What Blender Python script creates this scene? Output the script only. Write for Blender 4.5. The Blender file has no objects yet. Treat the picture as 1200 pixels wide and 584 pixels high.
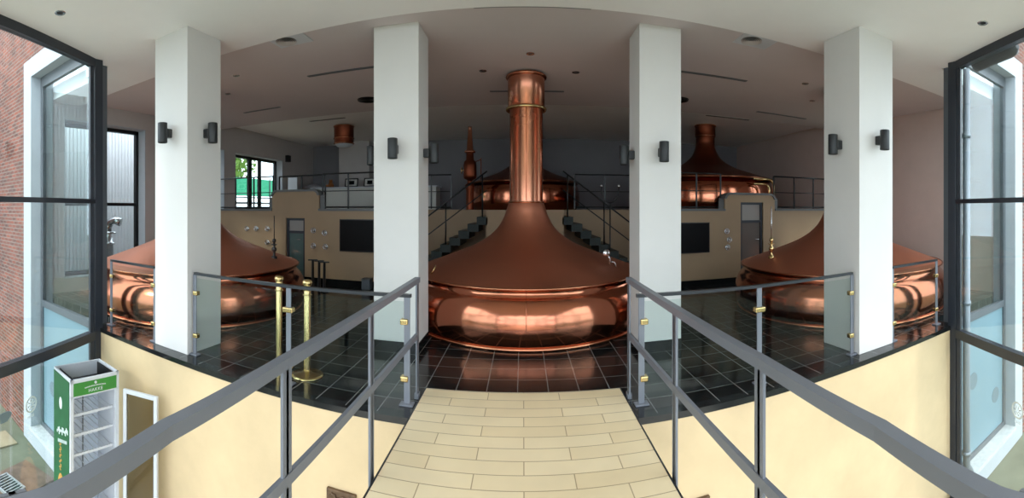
import bpy, bmesh, math, random
from mathutils import Vector, Matrix
random.seed(7)
sc = bpy.context.scene
COL = sc.collection
PI = math.pi

# ------------------------------------------------------------------ camera
EYE, CX, CY, F = 1.65, 613.0, 245.0, 500.0
cam = bpy.data.cameras.new('camera')
cam.type = 'PANO'
cam.panorama_type = 'CENTRAL_CYLINDRICAL'
cam.central_cylindrical_radius = 1.0
cam.central_cylindrical_range_u_min = -CX / F
cam.central_cylindrical_range_u_max = (1200 - CX) / F
cam.central_cylindrical_range_v_min = -(584 - CY) / F
cam.central_cylindrical_range_v_max = CY / F
cam.clip_start = 0.02
cam.clip_end = 500
co = bpy.data.objects.new('camera', cam)
COL.objects.link(co)
co.location = (0, 0, EYE)
co.rotation_euler = (PI / 2, 0, 0)
sc.camera = co

# ------------------------------------------------------------------ helpers
def lin(c):
    return tuple((v / 255 / 12.92) if v / 255 <= 0.04045 else ((v / 255 + 0.055) / 1.055) ** 2.4 for v in c)

class MB:
    """collects shapes into one mesh"""
    def __init__(self):
        self.v, self.f, self.s = [], [], []
    def add(self, vs, fs, smooth=False, M=None):
        b = len(self.v)
        for p in vs:
            p = Vector(p)
            self.v.append(M @ p if M else p)
        for f in fs:
            self.f.append([b + i for i in f]); self.s.append(smooth)
        return self
    def bm(self, bm, smooth=False, M=None):
        bm.verts.index_update()
        self.add([v.co.copy() for v in bm.verts], [[v.index for v in f.verts] for f in bm.faces], smooth, M)
        bm.free(); return self
    def box(self, lo, hi, bev=0.0, M=None, seg=1):
        bm = bmesh.new()
        bmesh.ops.create_cube(bm, size=1)
        lo, hi = Vector(lo), Vector(hi)
        for v in bm.verts:
            v.co = Vector(((lo[i] + hi[i]) / 2 + v.co[i] * (hi[i] - lo[i]) for i in range(3)))
        if bev:
            bmesh.ops.bevel(bm, geom=list(bm.edges), offset=bev, segments=seg, affect='EDGES', profile=0.5)
        return self.bm(bm, False, M)
    def bar(self, p0, p1, w, h, bev=0.003):
        """box from p0 to p1, w across, h in the other direction"""
        p0, p1 = Vector(p0), Vector(p1)
        d = p1 - p0
        L = d.length
        q = d.normalized()
        up = Vector((0, 0, 1)) if abs(q.z) < 0.99 else Vector((0, 1, 0))
        y = up.cross(q).normalized(); z = q.cross(y)
        M = Matrix(((q.x, y.x, z.x, p0.x), (q.y, y.y, z.y, p0.y), (q.z, y.z, z.z, p0.z), (0, 0, 0, 1)))
        return self.box((0, -w / 2, -h / 2), (L, w / 2, h / 2), bev, M)
    def path(self, pts, w, h, bev=0.0):
        """flat bar swept along a polyline with mitred corners"""
        pts = [Vector(p) for p in pts]
        rings = []
        for i, p in enumerate(pts):
            a = (p - pts[i - 1]).normalized() if i else None
            b = (pts[i + 1] - p).normalized() if i < len(pts) - 1 else None
            t = (a + b).normalized() if a and b else (a or b)
            k = 1.0 / max(0.35, (t.dot(a or b)))
            up = Vector((0, 0, 1))
            y = up.cross(t).normalized(); z = t.cross(y)
            rings.append([p + y * (sx * w / 2 * k) + z * (sz * h / 2) for sx, sz in ((-1, -1), (1, -1), (1, 1), (-1, 1))])
        vs = [q for r in rings for q in r]
        fs = []
        for i in range(len(rings) - 1):
            for k in range(4):
                fs.append([4 * i + k, 4 * i + (k + 1) % 4, 4 * i + 4 + (k + 1) % 4, 4 * i + 4 + k])
        fs.append([3, 2, 1, 0]); n = 4 * (len(rings) - 1); fs.append([n, n + 1, n + 2, n + 3])
        return self.add(vs, fs)
    def tube(self, pts, r, n=10, cap=True):
        pts = [Vector(p) for p in pts]
        rs = r if isinstance(r, (list, tuple)) else [r] * len(pts)
        rings, prev = [], None
        for i, p in enumerate(pts):
            t = ((pts[min(i + 1, len(pts) - 1)] - pts[max(i - 1, 0)])).normalized()
            if prev is None:
                ref = Vector((0, 0, 1)) if abs(t.z) < 0.9 else Vector((1, 0, 0))
                y = t.cross(ref).normalized()
            else:
                y = (prev - t * prev.dot(t)).normalized()
            prev = y
            z = t.cross(y)
            rings.append([p + (y * math.cos(2 * PI * k / n) + z * math.sin(2 * PI * k / n)) * rs[i] for k in range(n)])
        vs = [q for r_ in rings for q in r_]
        fs = []
        for i in range(len(rings) - 1):
            for k in range(n):
                fs.append([n * i + k, n * i + (k + 1) % n, n * (i + 1) + (k + 1) % n, n * (i + 1) + k])
        self.add(vs, fs, True)
        if cap:
            m = n * (len(rings) - 1)
            b = len(self.v) - len(vs)
            self.f.append([b + k for k in reversed(range(n))]); self.s.append(False)
            self.f.append([b + m + k for k in range(n)]); self.s.append(False)
        return self
    def lathe(self, prof, n=64, c=(0, 0, 0), a0=0.0, a1=2 * PI, smooth=True, M=None):
        """prof: list of (r, z)"""
        full = abs(a1 - a0 - 2 * PI) < 1e-6
        m = n if full else n + 1
        vs, fs = [], []
        for r, z in prof:
            for k in range(m):
                a = a0 + (a1 - a0) * k / n
                vs.append((c[0] + r * math.cos(a), c[1] + r * math.sin(a), c[2] + z))
        for i in range(len(prof) - 1):
            for k in range(n):
                k2 = (k + 1) % m
                fs.append([m * i + k, m * i + k2, m * (i + 1) + k2, m * (i + 1) + k])
        return self.add(vs, fs, smooth, M)
    def torus(self, R, r, c=(0, 0, 0), n=48, k=10, M=None):
        prof = [(R + r * math.cos(2 * PI * i / k), r * math.sin(2 * PI * i / k)) for i in range(k + 1)]
        return self.lathe(list(reversed(prof)), n, c, M=M)
    def prism(self, poly, z0, z1, M=None, smooth=False):
        n = len(poly)
        vs = [(x, y, z0) for x, y in poly] + [(x, y, z1) for x, y in poly]
        fs = [[i, (i + 1) % n, n + (i + 1) % n, n + i] for i in range(n)]
        fs += [list(reversed(range(n))), list(range(n, 2 * n))]
        return self.add(vs, fs, smooth, M)
    def build(self, name, mat, parent=None, recalc=True, **tags):
        me = bpy.data.meshes.new(name)
        me.from_pydata(self.v, [], self.f)
        me.polygons.foreach_set('use_smooth', self.s)
        if recalc:
            bm = bmesh.new(); bm.from_mesh(me)
            bmesh.ops.remove_doubles(bm, verts=bm.verts, dist=1e-5)
            bmesh.ops.recalc_face_normals(bm, faces=bm.faces)
            bm.to_mesh(me); bm.free()
        me.materials.append(mat)
        o = bpy.data.objects.new(name, me)
        COL.objects.link(o)
        if parent is not None:
            o.parent = parent
        for k, v in tags.items():
            o[k] = v
        return o

def empty(name, loc=(0, 0, 0), rz=0.0, parent=None, **tags):
    o = bpy.data.objects.new(name, None)
    COL.objects.link(o)
    o.location = loc; o.rotation_euler = (0, 0, rz)
    o.empty_display_size = 0.1
    if parent is not None: o.parent = parent
    for k, v in tags.items(): o[k] = v
    return o

def thing(name, label, cat, loc=(0, 0, 0), rz=0.0, group=None):
    o = empty(name, loc, rz, label=label, category=cat)
    if group: o['group'] = group
    return o

def dup(root, loc, rz=0.0, label=None):
    r = root.copy(); COL.objects.link(r)
    r.location = loc; r.rotation_euler = (0, 0, rz)
    if label: r['label'] = label
    for ch in list(root.children):
        c = ch.copy(); COL.objects.link(c); c.parent = r
        for g in list(ch.children):
            d = g.copy(); COL.objects.link(d); d.parent = c
    return r

S = 'structure'
def px(x, y, Y):
    """the place on the plane at depth Y that a pixel of the photo shows"""
    t = (x - CX) / F
    r = Y / math.cos(t)
    return Vector((Y * math.tan(t), Y, EYE - (y - CY) / F * r))

# ------------------------------------------------------------------ materials
def new_mat(name):
    m = bpy.data.materials.new(name); m.use_nodes = True
    nt = m.node_tree
    return m, nt, nt.nodes['Principled BSDF'], nt.nodes, nt.links

def coords(N, L, scale=(1, 1, 1), rot=(0, 0, 0), loc=(0, 0, 0)):
    tc = N.new('ShaderNodeNewGeometry')
    mp = N.new('ShaderNodeMapping')
    mp.inputs['Scale'].default_value = scale
    mp.inputs['Rotation'].default_value = rot
    mp.inputs['Location'].default_value = loc
    L.new(tc.outputs['Position'], mp.inputs['Vector'])
    return mp.outputs['Vector']

def mat(name, rgb, rough=0.5, metal=0.0, var=0.0, vscale=3.0, bump=0.0, bscale=40.0, spec=0.5, coat=0.0):
    m, nt, B, N, L = new_mat(name)
    c = lin(rgb)
    B.inputs['Base Color'].default_value = (*c, 1)
    B.inputs['Roughness'].default_value = rough
    B.inputs['Metallic'].default_value = metal
    B.inputs['Specular IOR Level'].default_value = spec
    B.inputs['Coat Weight'].default_value = coat
    if var or bump:
        vec = coords(N, L)
    if var:
        nz = N.new('ShaderNodeTexNoise'); nz.inputs['Scale'].default_value = vscale
        nz.inputs['Detail'].default_value = 6; nz.inputs['Roughness'].default_value = 0.6
        L.new(vec, nz.inputs['Vector'])
        rp = N.new('ShaderNodeMapRange')
        rp.inputs['From Min'].default_value = 0.3; rp.inputs['From Max'].default_value = 0.7
        L.new(nz.outputs['Fac'], rp.inputs['Value'])
        mx = N.new('ShaderNodeMix'); mx.data_type = 'RGBA'
        mx.inputs['A'].default_value = (*[v * (1 - var) for v in c], 1)
        mx.inputs['B'].default_value = (*[min(1, v * (1 + var)) for v in c], 1)
        L.new(rp.outputs['Result'], mx.inputs['Factor'])
        L.new(mx.outputs['Result'], B.inputs['Base Color'])
    if bump:
        nb = N.new('ShaderNodeTexNoise'); nb.inputs['Scale'].default_value = bscale
        nb.inputs['Detail'].default_value = 4
        L.new(vec, nb.inputs['Vector'])
        bp = N.new('ShaderNodeBump'); bp.inputs['Strength'].default_value = bump
        bp.inputs['Distance'].default_value = 0.01
        L.new(nb.outputs['Fac'], bp.inputs['Height'])
        L.new(bp.outputs['Normal'], B.inputs['Normal'])
    return m

def glass_mat(name, tint=(0.93, 0.97, 0.96), refl=1.0, rough=0.0):
    m, nt, B, N, L = new_mat(name)
    N.remove(B)
    out = N['Material Output']
    tr = N.new('ShaderNodeBsdfTransparent'); tr.inputs['Color'].default_value = (*tint, 1)
    gl = N.new('ShaderNodeBsdfGlossy'); gl.inputs['Roughness'].default_value = rough
    gl.inputs['Color'].default_value = (0.95, 0.97, 1.0, 1)
    fr = N.new('ShaderNodeFresnel')
    gm = N.new('ShaderNodeNewGeometry')          # both faces of a thin pane reflect alike
    io = N.new('ShaderNodeMath'); io.operation = 'MULTIPLY_ADD'; io.inputs[1].default_value = -(1.45 - 1 / 1.45); io.inputs[2].default_value = 1.45
    L.new(gm.outputs['Backfacing'], io.inputs[0]); L.new(io.outputs[0], fr.inputs['IOR'])
    mu = N.new('ShaderNodeMath'); mu.operation = 'MULTIPLY'; mu.inputs[1].default_value = refl
    L.new(fr.outputs['Fac'], mu.inputs[0])
    mx = N.new('ShaderNodeMixShader')
    L.new(mu.outputs[0], mx.inputs['Fac']); L.new(tr.outputs[0], mx.inputs[1]); L.new(gl.outputs[0], mx.inputs[2])
    L.new(mx.outputs[0], out.inputs['Surface'])
    return m

def brick_mat(name, c1, c2, mortar, bw, bh, msize, rough, rot=(0, 0, 0), loc=(0, 0, 0), offset=0.5, bias=0.0, bump=0.0, var=0.0, metal=0.0, spec=0.5, msm=0.0, freq=2):
    m, nt, B, N, L = new_mat(name)
    vec = coords(N, L, rot=rot, loc=loc)
    bt = N.new('ShaderNodeTexBrick')
    bt.offset = offset; bt.offset_frequency = freq; bt.squash = 1.0
    bt.inputs['Color1'].default_value = (*lin(c1), 1)
    bt.inputs['Color2'].default_value = (*lin(c2), 1)
    bt.inputs['Mortar'].default_value = (*lin(mortar), 1)
    bt.inputs['Scale'].default_value = 1.0
    bt.inputs['Mortar Size'].default_value = msize
    bt.inputs['Mortar Smooth'].default_value = msm
    bt.inputs['Bias'].default_value = bias
    bt.inputs['Brick Width'].default_value = bw
    bt.inputs['Row Height'].default_value = bh
    L.new(vec, bt.inputs['Vector'])
    colour = bt.outputs['Color']
    if var:
        nz = N.new('ShaderNodeTexNoise'); nz.inputs['Scale'].default_value = 2.5; nz.inputs['Detail'].default_value = 8
        L.new(vec, nz.inputs['Vector'])
        mr = N.new('ShaderNodeMapRange'); mr.inputs['From Min'].default_value = 0.3; mr.inputs['From Max'].default_value = 0.7
        mr.inputs['To Min'].default_value = 1 - var; mr.inputs['To Max'].default_value = 1 + var
        L.new(nz.outputs['Fac'], mr.inputs['Value'])
        mx = N.new('ShaderNodeVectorMath'); mx.operation = 'SCALE'
        L.new(colour, mx.inputs[0]); L.new(mr.outputs['Result'], mx.inputs['Scale'])
        colour = mx.outputs['Vector']
    L.new(colour, B.inputs['Base Color'])
    B.inputs['Roughness'].default_value = rough
    B.inputs['Metallic'].default_value = metal
    B.inputs['Specular IOR Level'].default_value = spec
    if bump:
        bp = N.new('ShaderNodeBump'); bp.inputs['Strength'].default_value = bump; bp.inputs['Distance'].default_value = 0.006
        bp.invert = True
        L.new(bt.outputs['Fac'], bp.inputs['Height']); L.new(bp.outputs['Normal'], B.inputs['Normal'])
    return m

def copper_mat(name, rgb, rough, rvar=0.1, bump=0.02, seams=False):
    m, nt, B, N, L = new_mat(name)
    c = lin(rgb)
    vec = coords(N, L)
    nz = N.new('ShaderNodeTexNoise'); nz.inputs['Scale'].default_value = 1.6; nz.inputs['Detail'].default_value = 7
    nz.inputs['Roughness'].default_value = 0.65
    L.new(vec, nz.inputs['Vector'])
    mx = N.new('ShaderNodeMix'); mx.data_type = 'RGBA'
    mx.inputs['A'].default_value = (*[v * 0.82 for v in c], 1)
    mx.inputs['B'].default_value = (*[min(1, v * 1.12) for v in c], 1)
    L.new(nz.outputs['Fac'], mx.inputs['Factor'])
    L.new(mx.outputs['Result'], B.inputs['Base Color'])
    B.inputs['Metallic'].default_value = 1.0
    mr = N.new('ShaderNodeMapRange'); mr.inputs['From Min'].default_value = 0.3; mr.inputs['From Max'].default_value = 0.7
    mr.inputs['To Min'].default_value = rough - rvar * rough; mr.inputs['To Max'].default_value = rough + rvar * rough
    L.new(nz.outputs['Fac'], mr.inputs['Value']); L.new(mr.outputs['Result'], B.inputs['Roughness'])
    if bump:
        nb = N.new('ShaderNodeTexNoise'); nb.inputs['Scale'].default_value = 5.0; nb.inputs['Detail'].default_value = 2
        L.new(vec, nb.inputs['Vector'])
        bp = N.new('ShaderNodeBump'); bp.inputs['Strength'].default_value = bump; bp.inputs['Distance'].default_value = 0.05
        L.new(nb.outputs['Fac'], bp.inputs['Height']); L.new(bp.outputs['Normal'], B.inputs['Normal'])
    return m

M = {}
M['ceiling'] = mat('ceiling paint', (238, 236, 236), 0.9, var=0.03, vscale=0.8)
M['ceiling_dimmed'] = mat('ceiling paint dimmed inside', (206, 197, 198), 0.9, var=0.03, vscale=0.8)  # inner ceiling's weaker daylight is put into this darker colour
M['white'] = mat('white column paint', (212, 209, 206), 0.75, var=0.02, vscale=2)
M['wall'] = mat('grey wall paint', (186, 180, 178), 0.85, var=0.03)
M['wall_dark'] = mat('dark grey wall paint', (128, 126, 130), 0.85, var=0.03)
M['wall_copper_glow'] = mat('wall paint with copper glow', (206, 186, 178), 0.85, var=0.03)  # pink light reflected off the copper is mixed into the wall colour
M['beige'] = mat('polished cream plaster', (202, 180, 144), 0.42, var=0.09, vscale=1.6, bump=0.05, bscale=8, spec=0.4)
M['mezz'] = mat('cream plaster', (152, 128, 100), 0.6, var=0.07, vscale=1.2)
M['granite'] = brick_mat('black granite tiles', (20, 24, 25), (30, 34, 35), (120, 122, 121), 0.28, 0.28, 0.0042, 0.13, offset=0.0, loc=(0.05, 0.09, 0), spec=0.5)
M['granite_plain'] = mat('black granite', (22, 24, 25), 0.12)
M['bridge'] = brick_mat('cream limestone tiles', (240, 221, 184), (231, 209, 168), (180, 156, 120), 0.62, 0.1465, 0.0035, 0.38, loc=(0.305, 0.02, 0), offset=0.5, bias=-0.2, bump=0.12, var=0.05)
M['brick'] = brick_mat('red brown brick', (132, 66, 48), (84, 50, 43), (122, 108, 100), 0.22, 0.074, 0.010, 0.9, rot=(PI / 2, 0, 0), bias=-0.1, bump=0.5, var=0.22)
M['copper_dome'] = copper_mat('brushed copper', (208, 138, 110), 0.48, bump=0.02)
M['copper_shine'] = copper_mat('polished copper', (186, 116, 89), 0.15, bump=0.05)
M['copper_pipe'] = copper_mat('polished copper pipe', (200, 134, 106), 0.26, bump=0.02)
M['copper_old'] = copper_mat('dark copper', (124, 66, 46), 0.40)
M['copper_rim'] = copper_mat('bright copper', (196, 130, 98), 0.22)
M['brass'] = copper_mat('brass', (214, 188, 134), 0.24)
M['railing'] = mat('graphite painted steel', (118, 122, 131), 0.42, metal=0.2)
M['dark_steel'] = mat('dark steel', (52, 54, 58), 0.35, metal=0.5)
M['frame'] = mat('anthracite window frame', (40, 45, 54), 0.38)
M['frame_grey'] = mat('grey window frame', (92, 98, 104), 0.4)
M['black'] = mat('black metal', (16, 16, 18), 0.35)
M['lamp'] = mat('black lamp housing', (34, 36, 38), 0.45)
M['screen'] = mat('black glass screen', (6, 6, 8), 0.5, spec=0.12)
M['green_stair'] = mat('dark green marble', (12, 24, 18), 0.4, var=0.3, vscale=12, spec=0.25)
M['trim'] = mat('grey trim', (96, 98, 98), 0.5)
M['white_metal'] = mat('white enamel', (204, 209, 216), 0.35)
M['shelf'] = mat('white wire shelf', (206, 211, 219), 0.4)
M['green'] = mat('green printed panel', (48, 130, 50), 0.4, var=0.12, vscale=4)
M['green_dark'] = mat('dark green printed panel', (26, 88, 52), 0.4, var=0.2, vscale=5)
M['beer'] = mat('amber print', (190, 140, 70), 0.5, var=0.2, vscale=12)
M['bronze'] = mat('bronze relief', (104, 84, 66), 0.45, metal=0.6, var=0.3, vscale=14)
M['stone'] = mat('white render surround', (170, 176, 182), 0.8, var=0.04)
M['sill'] = mat('weathered white sill', (186, 190, 190), 0.8, var=0.12, vscale=14)
M['ground'] = mat('mossy concrete', (104, 107, 90), 0.9, var=0.22, vscale=1.3, bump=0.2)
M['lower_floor'] = mat('pale stone floor', (214, 208, 194), 0.5, var=0.06)
M['pvc'] = mat('grey downpipe zinc', (130, 138, 146), 0.45, metal=0.4)
M['corrugated'] = mat('silver cladding', (222, 225, 230), 0.5, metal=0.1)
M['steel'] = mat('stainless steel', (200, 202, 204), 0.25, metal=1.0)
M['net'] = mat('green netting', (34, 140, 104), 0.8, var=0.1, vscale=8)
M['leaf'] = mat('foliage', (104, 140, 60), 0.8, var=0.4, vscale=4)
M['bark'] = mat('bark', (80, 66, 52), 0.9, var=0.2)
M['rust'] = mat('rusty wet slab', (104, 84, 72), 0.6, var=0.35, vscale=6)
M['grate'] = mat('galvanised grate', (176, 184, 186), 0.4, metal=0.6)
M['paving'] = mat('sandstone paving', (150, 138, 112), 0.9, var=0.12)
M['frost'] = mat('frosted glass', (116, 144, 156), 0.35, var=0.04, vscale=0.7)
M['disc'] = mat('grey sticker', (104, 122, 130), 0.6)
M['etch'] = mat('pale grey sticker', (206, 214, 214), 0.6)
M['teddy'] = mat('orange plush', (150, 92, 46), 0.95, var=0.2, vscale=30, bump=0.5, bscale=60)
M['cloth'] = mat('grey cloth', (132, 128, 134), 0.9, var=0.1, vscale=10)
M['paper'] = mat('photo print', (200, 200, 196), 0.5, var=0.3, vscale=9)
M['counter'] = mat('pale counter', (206, 206, 200), 0.5, var=0.02)
M['gravel_white'] = mat('white planter', (220, 222, 220), 0.7)
M['glass'] = glass_mat('clear glass')
M['glass_dark'] = glass_mat('balustrade glass', (0.90, 0.94, 0.93), 0.3)
M['glass_door'] = glass_mat('fridge door glass', (0.66, 0.64, 0.58), 0.6)
M['fridge_in'] = mat('white fridge lining', (186, 194, 208), 0.4)

# ------------------------------------------------------------------ world and sun
w = bpy.data.worlds.new('sky'); sc.world = w; w.use_nodes = True
N, L = w.node_tree.nodes, w.node_tree.links
bg = N['Background']
tc = N.new('ShaderNodeTexCoord'); sx = N.new('ShaderNodeSeparateXYZ'); L.new(tc.outputs['Generated'], sx.inputs[0])
rp = N.new('ShaderNodeValToRGB')
rp.color_ramp.elements[0].position = 0.0; rp.color_ramp.elements[0].color = (0.76, 0.86, 0.97, 1)
rp.color_ramp.elements[1].position = 0.7; rp.color_ramp.elements[1].color = (0.95, 1.0, 1.08, 1)
L.new(sx.outputs['Z'], rp.inputs['Fac']); L.new(rp.outputs['Color'], bg.inputs['Color'])
bg.inputs['Strength'].default_value = 5.0
sun = bpy.data.lights.new('sun', 'SUN'); sun.energy = 1.1; sun.angle = math.radians(5); sun.color = (1.0, 0.95, 0.86)
so = bpy.data.objects.new('sun', sun); COL.objects.link(so)
sd = Vector((0.10, 1.0, -0.52)).normalized()          # travels into the hall from behind the viewer
so.rotation_euler = sd.to_track_quat('-Z', 'Y').to_euler()
so.location = (0, -20, 15)

# ------------------------------------------------------------------ setting: sizes
XL, XR = -7.4, 7.55                 # inner side walls
YF, YM, YB = 3.25, 8.4, 13.8        # front edge, mezzanine front, back wall
ZF, ZI, ZB = 3.72, 3.78, 3.92       # ceilings: front, inner, back
ZM = 1.63                           # mezzanine floor
ZG = -2.6                           # ground outside and the lower floor
REC = 3.0                           # half width of the stair recess
YR = 10.2

def struct(mb, name, m, parent=None, label=None):
    o = mb.build(name, m, parent)
    if parent is None: o['kind'] = S
    if label: o['label'] = label
    return o

# floors
b = MB(); b.box((XL, YF + 0.42, -0.25), (XR, YM + 0.2, 0)); b.box((-5.12, YF + 0.03, -0.25), (5.2, YF + 0.42, 0)); b.box((-REC, YM + 0.2, -0.25), (REC, YR + 0.1, 0))
struct(b, 'floor', M['granite'])
struct(MB().box((-5.12, YF - 0.012, -0.055), (5.2, YF + 0.03, 0.0)), 'trim_1', M['granite_plain'], label='black granite edge along the hall floor')
struct(MB().prism([(-4.9, YF), (5.1, YF), (4.0, 0.6), (4.0, -3.2), (-4.0, -3.2), (-4.0, 0.6)], ZG - 0.1, ZG), 'floor_lower', M['lower_floor'])
b = MB()
b.box((XL, YM + 0.2, ZM - 0.22), (-REC - 0.2, YB, ZM)); b.box((REC + 0.2, YM + 0.2, ZM - 0.22), (XR, YB, ZM)); b.box((-REC - 0.2, YR + 0.2, ZM - 0.22), (REC + 0.2, YB, ZM))
b.box((-0.78, 9.1, ZM - 0.2), (0.86, YR, ZM)); b.box((-0.78, 8.95, ZM - 0.2), (0.86, 9.1, ZM))
struct(b, 'floor_mezzanine', M['mezz'])
g = MB(); g.box((-60, -60, ZG - 0.3), (60, YF + 0.4, ZG - 0.1)); g.box((-60, YF, ZG - 0.3), (60, 60, ZG - 0.1))
struct(MB().box((-60, -60, ZG - 0.3), (60, 60, ZG - 0.11)), 'ground', M['ground'])

# beige wall under the front edge
struct(MB().box((-5.1, YF, ZG), (5.2, YF + 0.25, -0.055)), 'wall_front', M['beige'], label='cream plastered wall below the hall floor edge')

# ceilings
YE = 4.36
b = MB(); b.box((XL, YF + 0.42, ZF), (XR, YE, ZF + 0.25)); b.box((-5.12, YF + 0.06, ZF), (5.23, YF + 0.42, ZF + 0.25)); b.box((-5.75, YF + 0.25, ZF), (-5.12, YF + 0.42, ZF + 0.25)); b.box((5.23, YF + 0.25, ZF), (5.85, YF + 0.42, ZF + 0.25))
b.prism([(-5.12, YF + 0.06), (5.27, YF + 0.06), (4.02, 0.6), (4.02, -3.3), (-4.02, -3.3), (-4.02, 0.6)], ZF, ZF + 0.25)
struct(b, 'ceiling', M['ceiling'], label='white front ceiling')
struct(MB().box((XL, YE, ZI), (XR, 8.7, ZI + 0.25)), 'ceiling_inner', M['ceiling_dimmed'])
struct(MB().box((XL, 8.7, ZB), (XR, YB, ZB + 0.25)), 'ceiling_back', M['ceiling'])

# side and back walls with openings
def wall_along_y(name, m, x0, x1, y0, y1, z0, z1, holes):
    """wall slab with rectangular holes (ya, yb, za, zb) listed along y"""
    b = MB(); y = y0
    for ya, yb, za, zb in holes:
        b.box((x0, y, z0), (x1, ya, z1))
        b.box((x0, ya, z0), (x1, yb, za)); b.box((x0, ya, zb), (x1, yb, z1))
        y = yb
    b.box((x0, y, z0), (x1, y1, z1))
    return struct(b, name, m)
HA, HC, HB = (4.0, 6.05, 0.27, 3.42), (6.9, 8.78, ZM, 3.25), (9.25, 11.7, ZM, 3.22)
wall_along_y('wall_left', M['wall'], XL - 0.35, XL, YF + 0.4, YB + 0.3, -0.25, 4.2, [HA, HC, HB])
HR = (6.75, 8.30, 0.27, 3.42)  # opening for the added daylight window, hidden behind a pillar
wall_along_y('wall_right', M['wall_copper_glow'], XR, XR + 0.35, YF + 0.4, YB + 0.3, -0.25, 4.2, [HR])
struct(MB().box((XL, YB, -0.25), (XR, YB + 0.3, 4.2)), 'wall_back', M['wall_dark'])
# corner pier on the back wall
struct(MB().box((-6.1, YB - 0.55, ZM), (-5.0, YB, ZB)), 'pillar_back', M['wall'])

# mezzanine front walls
def parapet(x0, x1, z1, r=0.14):
    pts = [(x0, ZM), (x0, z1 - r)]
    pts += [(x0 + r - r * math.cos(a), z1 - r + r * math.sin(a)) for a in [PI / 2 * i / 8 for i in range(1, 9)]]
    pts += [(x1 - r + r * math.sin(a), z1 - r + r * math.cos(a)) for a in [PI / 2 * i / 8 for i in range(9)]]
    pts += [(x1, ZM)]
    return pts
ROT = Matrix.Rotation(PI / 2, 4, 'X')   # x, y of a prism -> x, z ; its z -> -y
DL, DR = (-5.22, -4.72, 1.44), (4.70, 5.30, 1.80)
PL, PR = (-5.60, -4.36, 2.07), (4.30, 5.62, 1.99)
b = MB()
b.box((XL, YM, 0), (DL[0], YM + 0.2, ZM)); b.box((DL[1], YM, 0), (-REC, YM + 0.2, ZM)); b.box((DL[0], YM, DL[2]), (DL[1], YM + 0.2, ZM))
b.prism(parapet(*PL), -YM - 0.2, -YM, ROT)
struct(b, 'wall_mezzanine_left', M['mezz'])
b = MB()
b.box((REC, YM, 0), (DR[0], YM + 0.2, ZM)); b.box((DR[1], YM, 0), (XR, YM + 0.2, ZM))
pr = parapet(*PR)
b.prism([(PR[0], ZM), *pr[1:-1], (PR[1], ZM), (DR[1], ZM), (DR[1], DR[2]), (DR[0], DR[2]), (DR[0], ZM)], -YM - 0.2, -YM, ROT)
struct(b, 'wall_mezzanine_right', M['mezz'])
b = MB(); b.box((-REC - 0.2, YM + 0.2, 0), (-REC, YR + 0.2, ZM)); b.box((REC, YM + 0.2, 0), (REC + 0.2, YR + 0.2, ZM)); b.box((-REC, YR, 0), (REC, YR + 0.2, ZM))
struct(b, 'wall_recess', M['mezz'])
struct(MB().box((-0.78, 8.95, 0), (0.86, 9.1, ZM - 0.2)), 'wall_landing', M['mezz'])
# grey trim on the mezzanine edge and parapets
def trim_line(name, pts, d=0.05):
    b = MB()
    for p, q in zip(pts, pts[1:]):
        b.bar((p[0], YM + 0.08, p[1]), (q[0], YM + 0.08, q[1]), 0.235, d, 0)
    return struct(b, name, M['trim'])
trim_line('trim_2', [(XL, ZM), (PL[0], ZM)] + parapet(*PL)[1:-1] + [(PL[1], ZM), (-REC, ZM)])
trim_line('trim_3', [(REC, ZM), (PR[0], ZM)] + parapet(*PR)[1:-1] + [(PR[1], ZM), (XR, ZM)])
# black baseboards
b = MB(); b.box((XL, YM - 0.015, 0), (DL[0], YM, 0.12)); b.box((DL[1], YM - 0.015, 0), (-REC, YM, 0.12))
struct(b, 'baseboard_left', M['granite_plain'])
b = MB(); b.box((REC, YM - 0.015, 0), (DR[0], YM, 0.12)); b.box((DR[1], YM - 0.015, 0), (XR, YM, 0.12))
struct(b, 'baseboard_right', M['granite_plain'])

# doors in the mezzanine wall
def leaf_door(name, X0, X1, zt, ztr, fm, gm):
    b = MB(); y = YM + 0.06
    fr = 0.055
    b.box((X0, y - 0.02, 0), (X0 + fr, y + 0.06, zt)); b.box((X1 - fr, y - 0.02, 0), (X1, y + 0.06, zt))
    b.box((X0 + fr, y - 0.02, zt - fr), (X1 - fr, y + 0.06, zt)); b.box((X0 + fr, y - 0.02, ztr - 0.03), (X1 - fr, y + 0.06, ztr + 0.03))
    b.box((X0 + fr, y - 0.02, 0), (X1 - fr, y + 0.06, 0.12))
    o = struct(b, name, fm)
    struct(MB().box((X0 + fr, y + 0.015, 0.12), (X1 - fr, y + 0.03, ztr - 0.03)), 'pane', gm, o)
    struct(MB().box((X0 + fr, y + 0.015, ztr + 0.03), (X1 - fr, y + 0.03, zt - fr)), 'pane', M['door_top'], o)
    struct(MB().tube([(X1 - fr - 0.06, y - 0.02, 0.95), (X1 - fr - 0.06, y - 0.06, 0.95), (X1 - fr - 0.16, y - 0.06, 0.95)], 0.01, 8), 'handle', M['steel'], o)
    return o
M['door_glass'] = mat('door glass green', (86, 110, 108), 0.08, var=0.1)
M['door_grey'] = mat('door panel grey', (98, 92, 88), 0.15)
M['door_top'] = mat('door top light', (150, 146, 142), 0.15)
leaf_door('door_1', DL[0], DL[1], DL[2], 1.12, M['frame'], M['door_glass'])
leaf_door('door_2', DR[0], DR[1], DR[2], 1.36, M['frame'], M['door_grey'])

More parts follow.
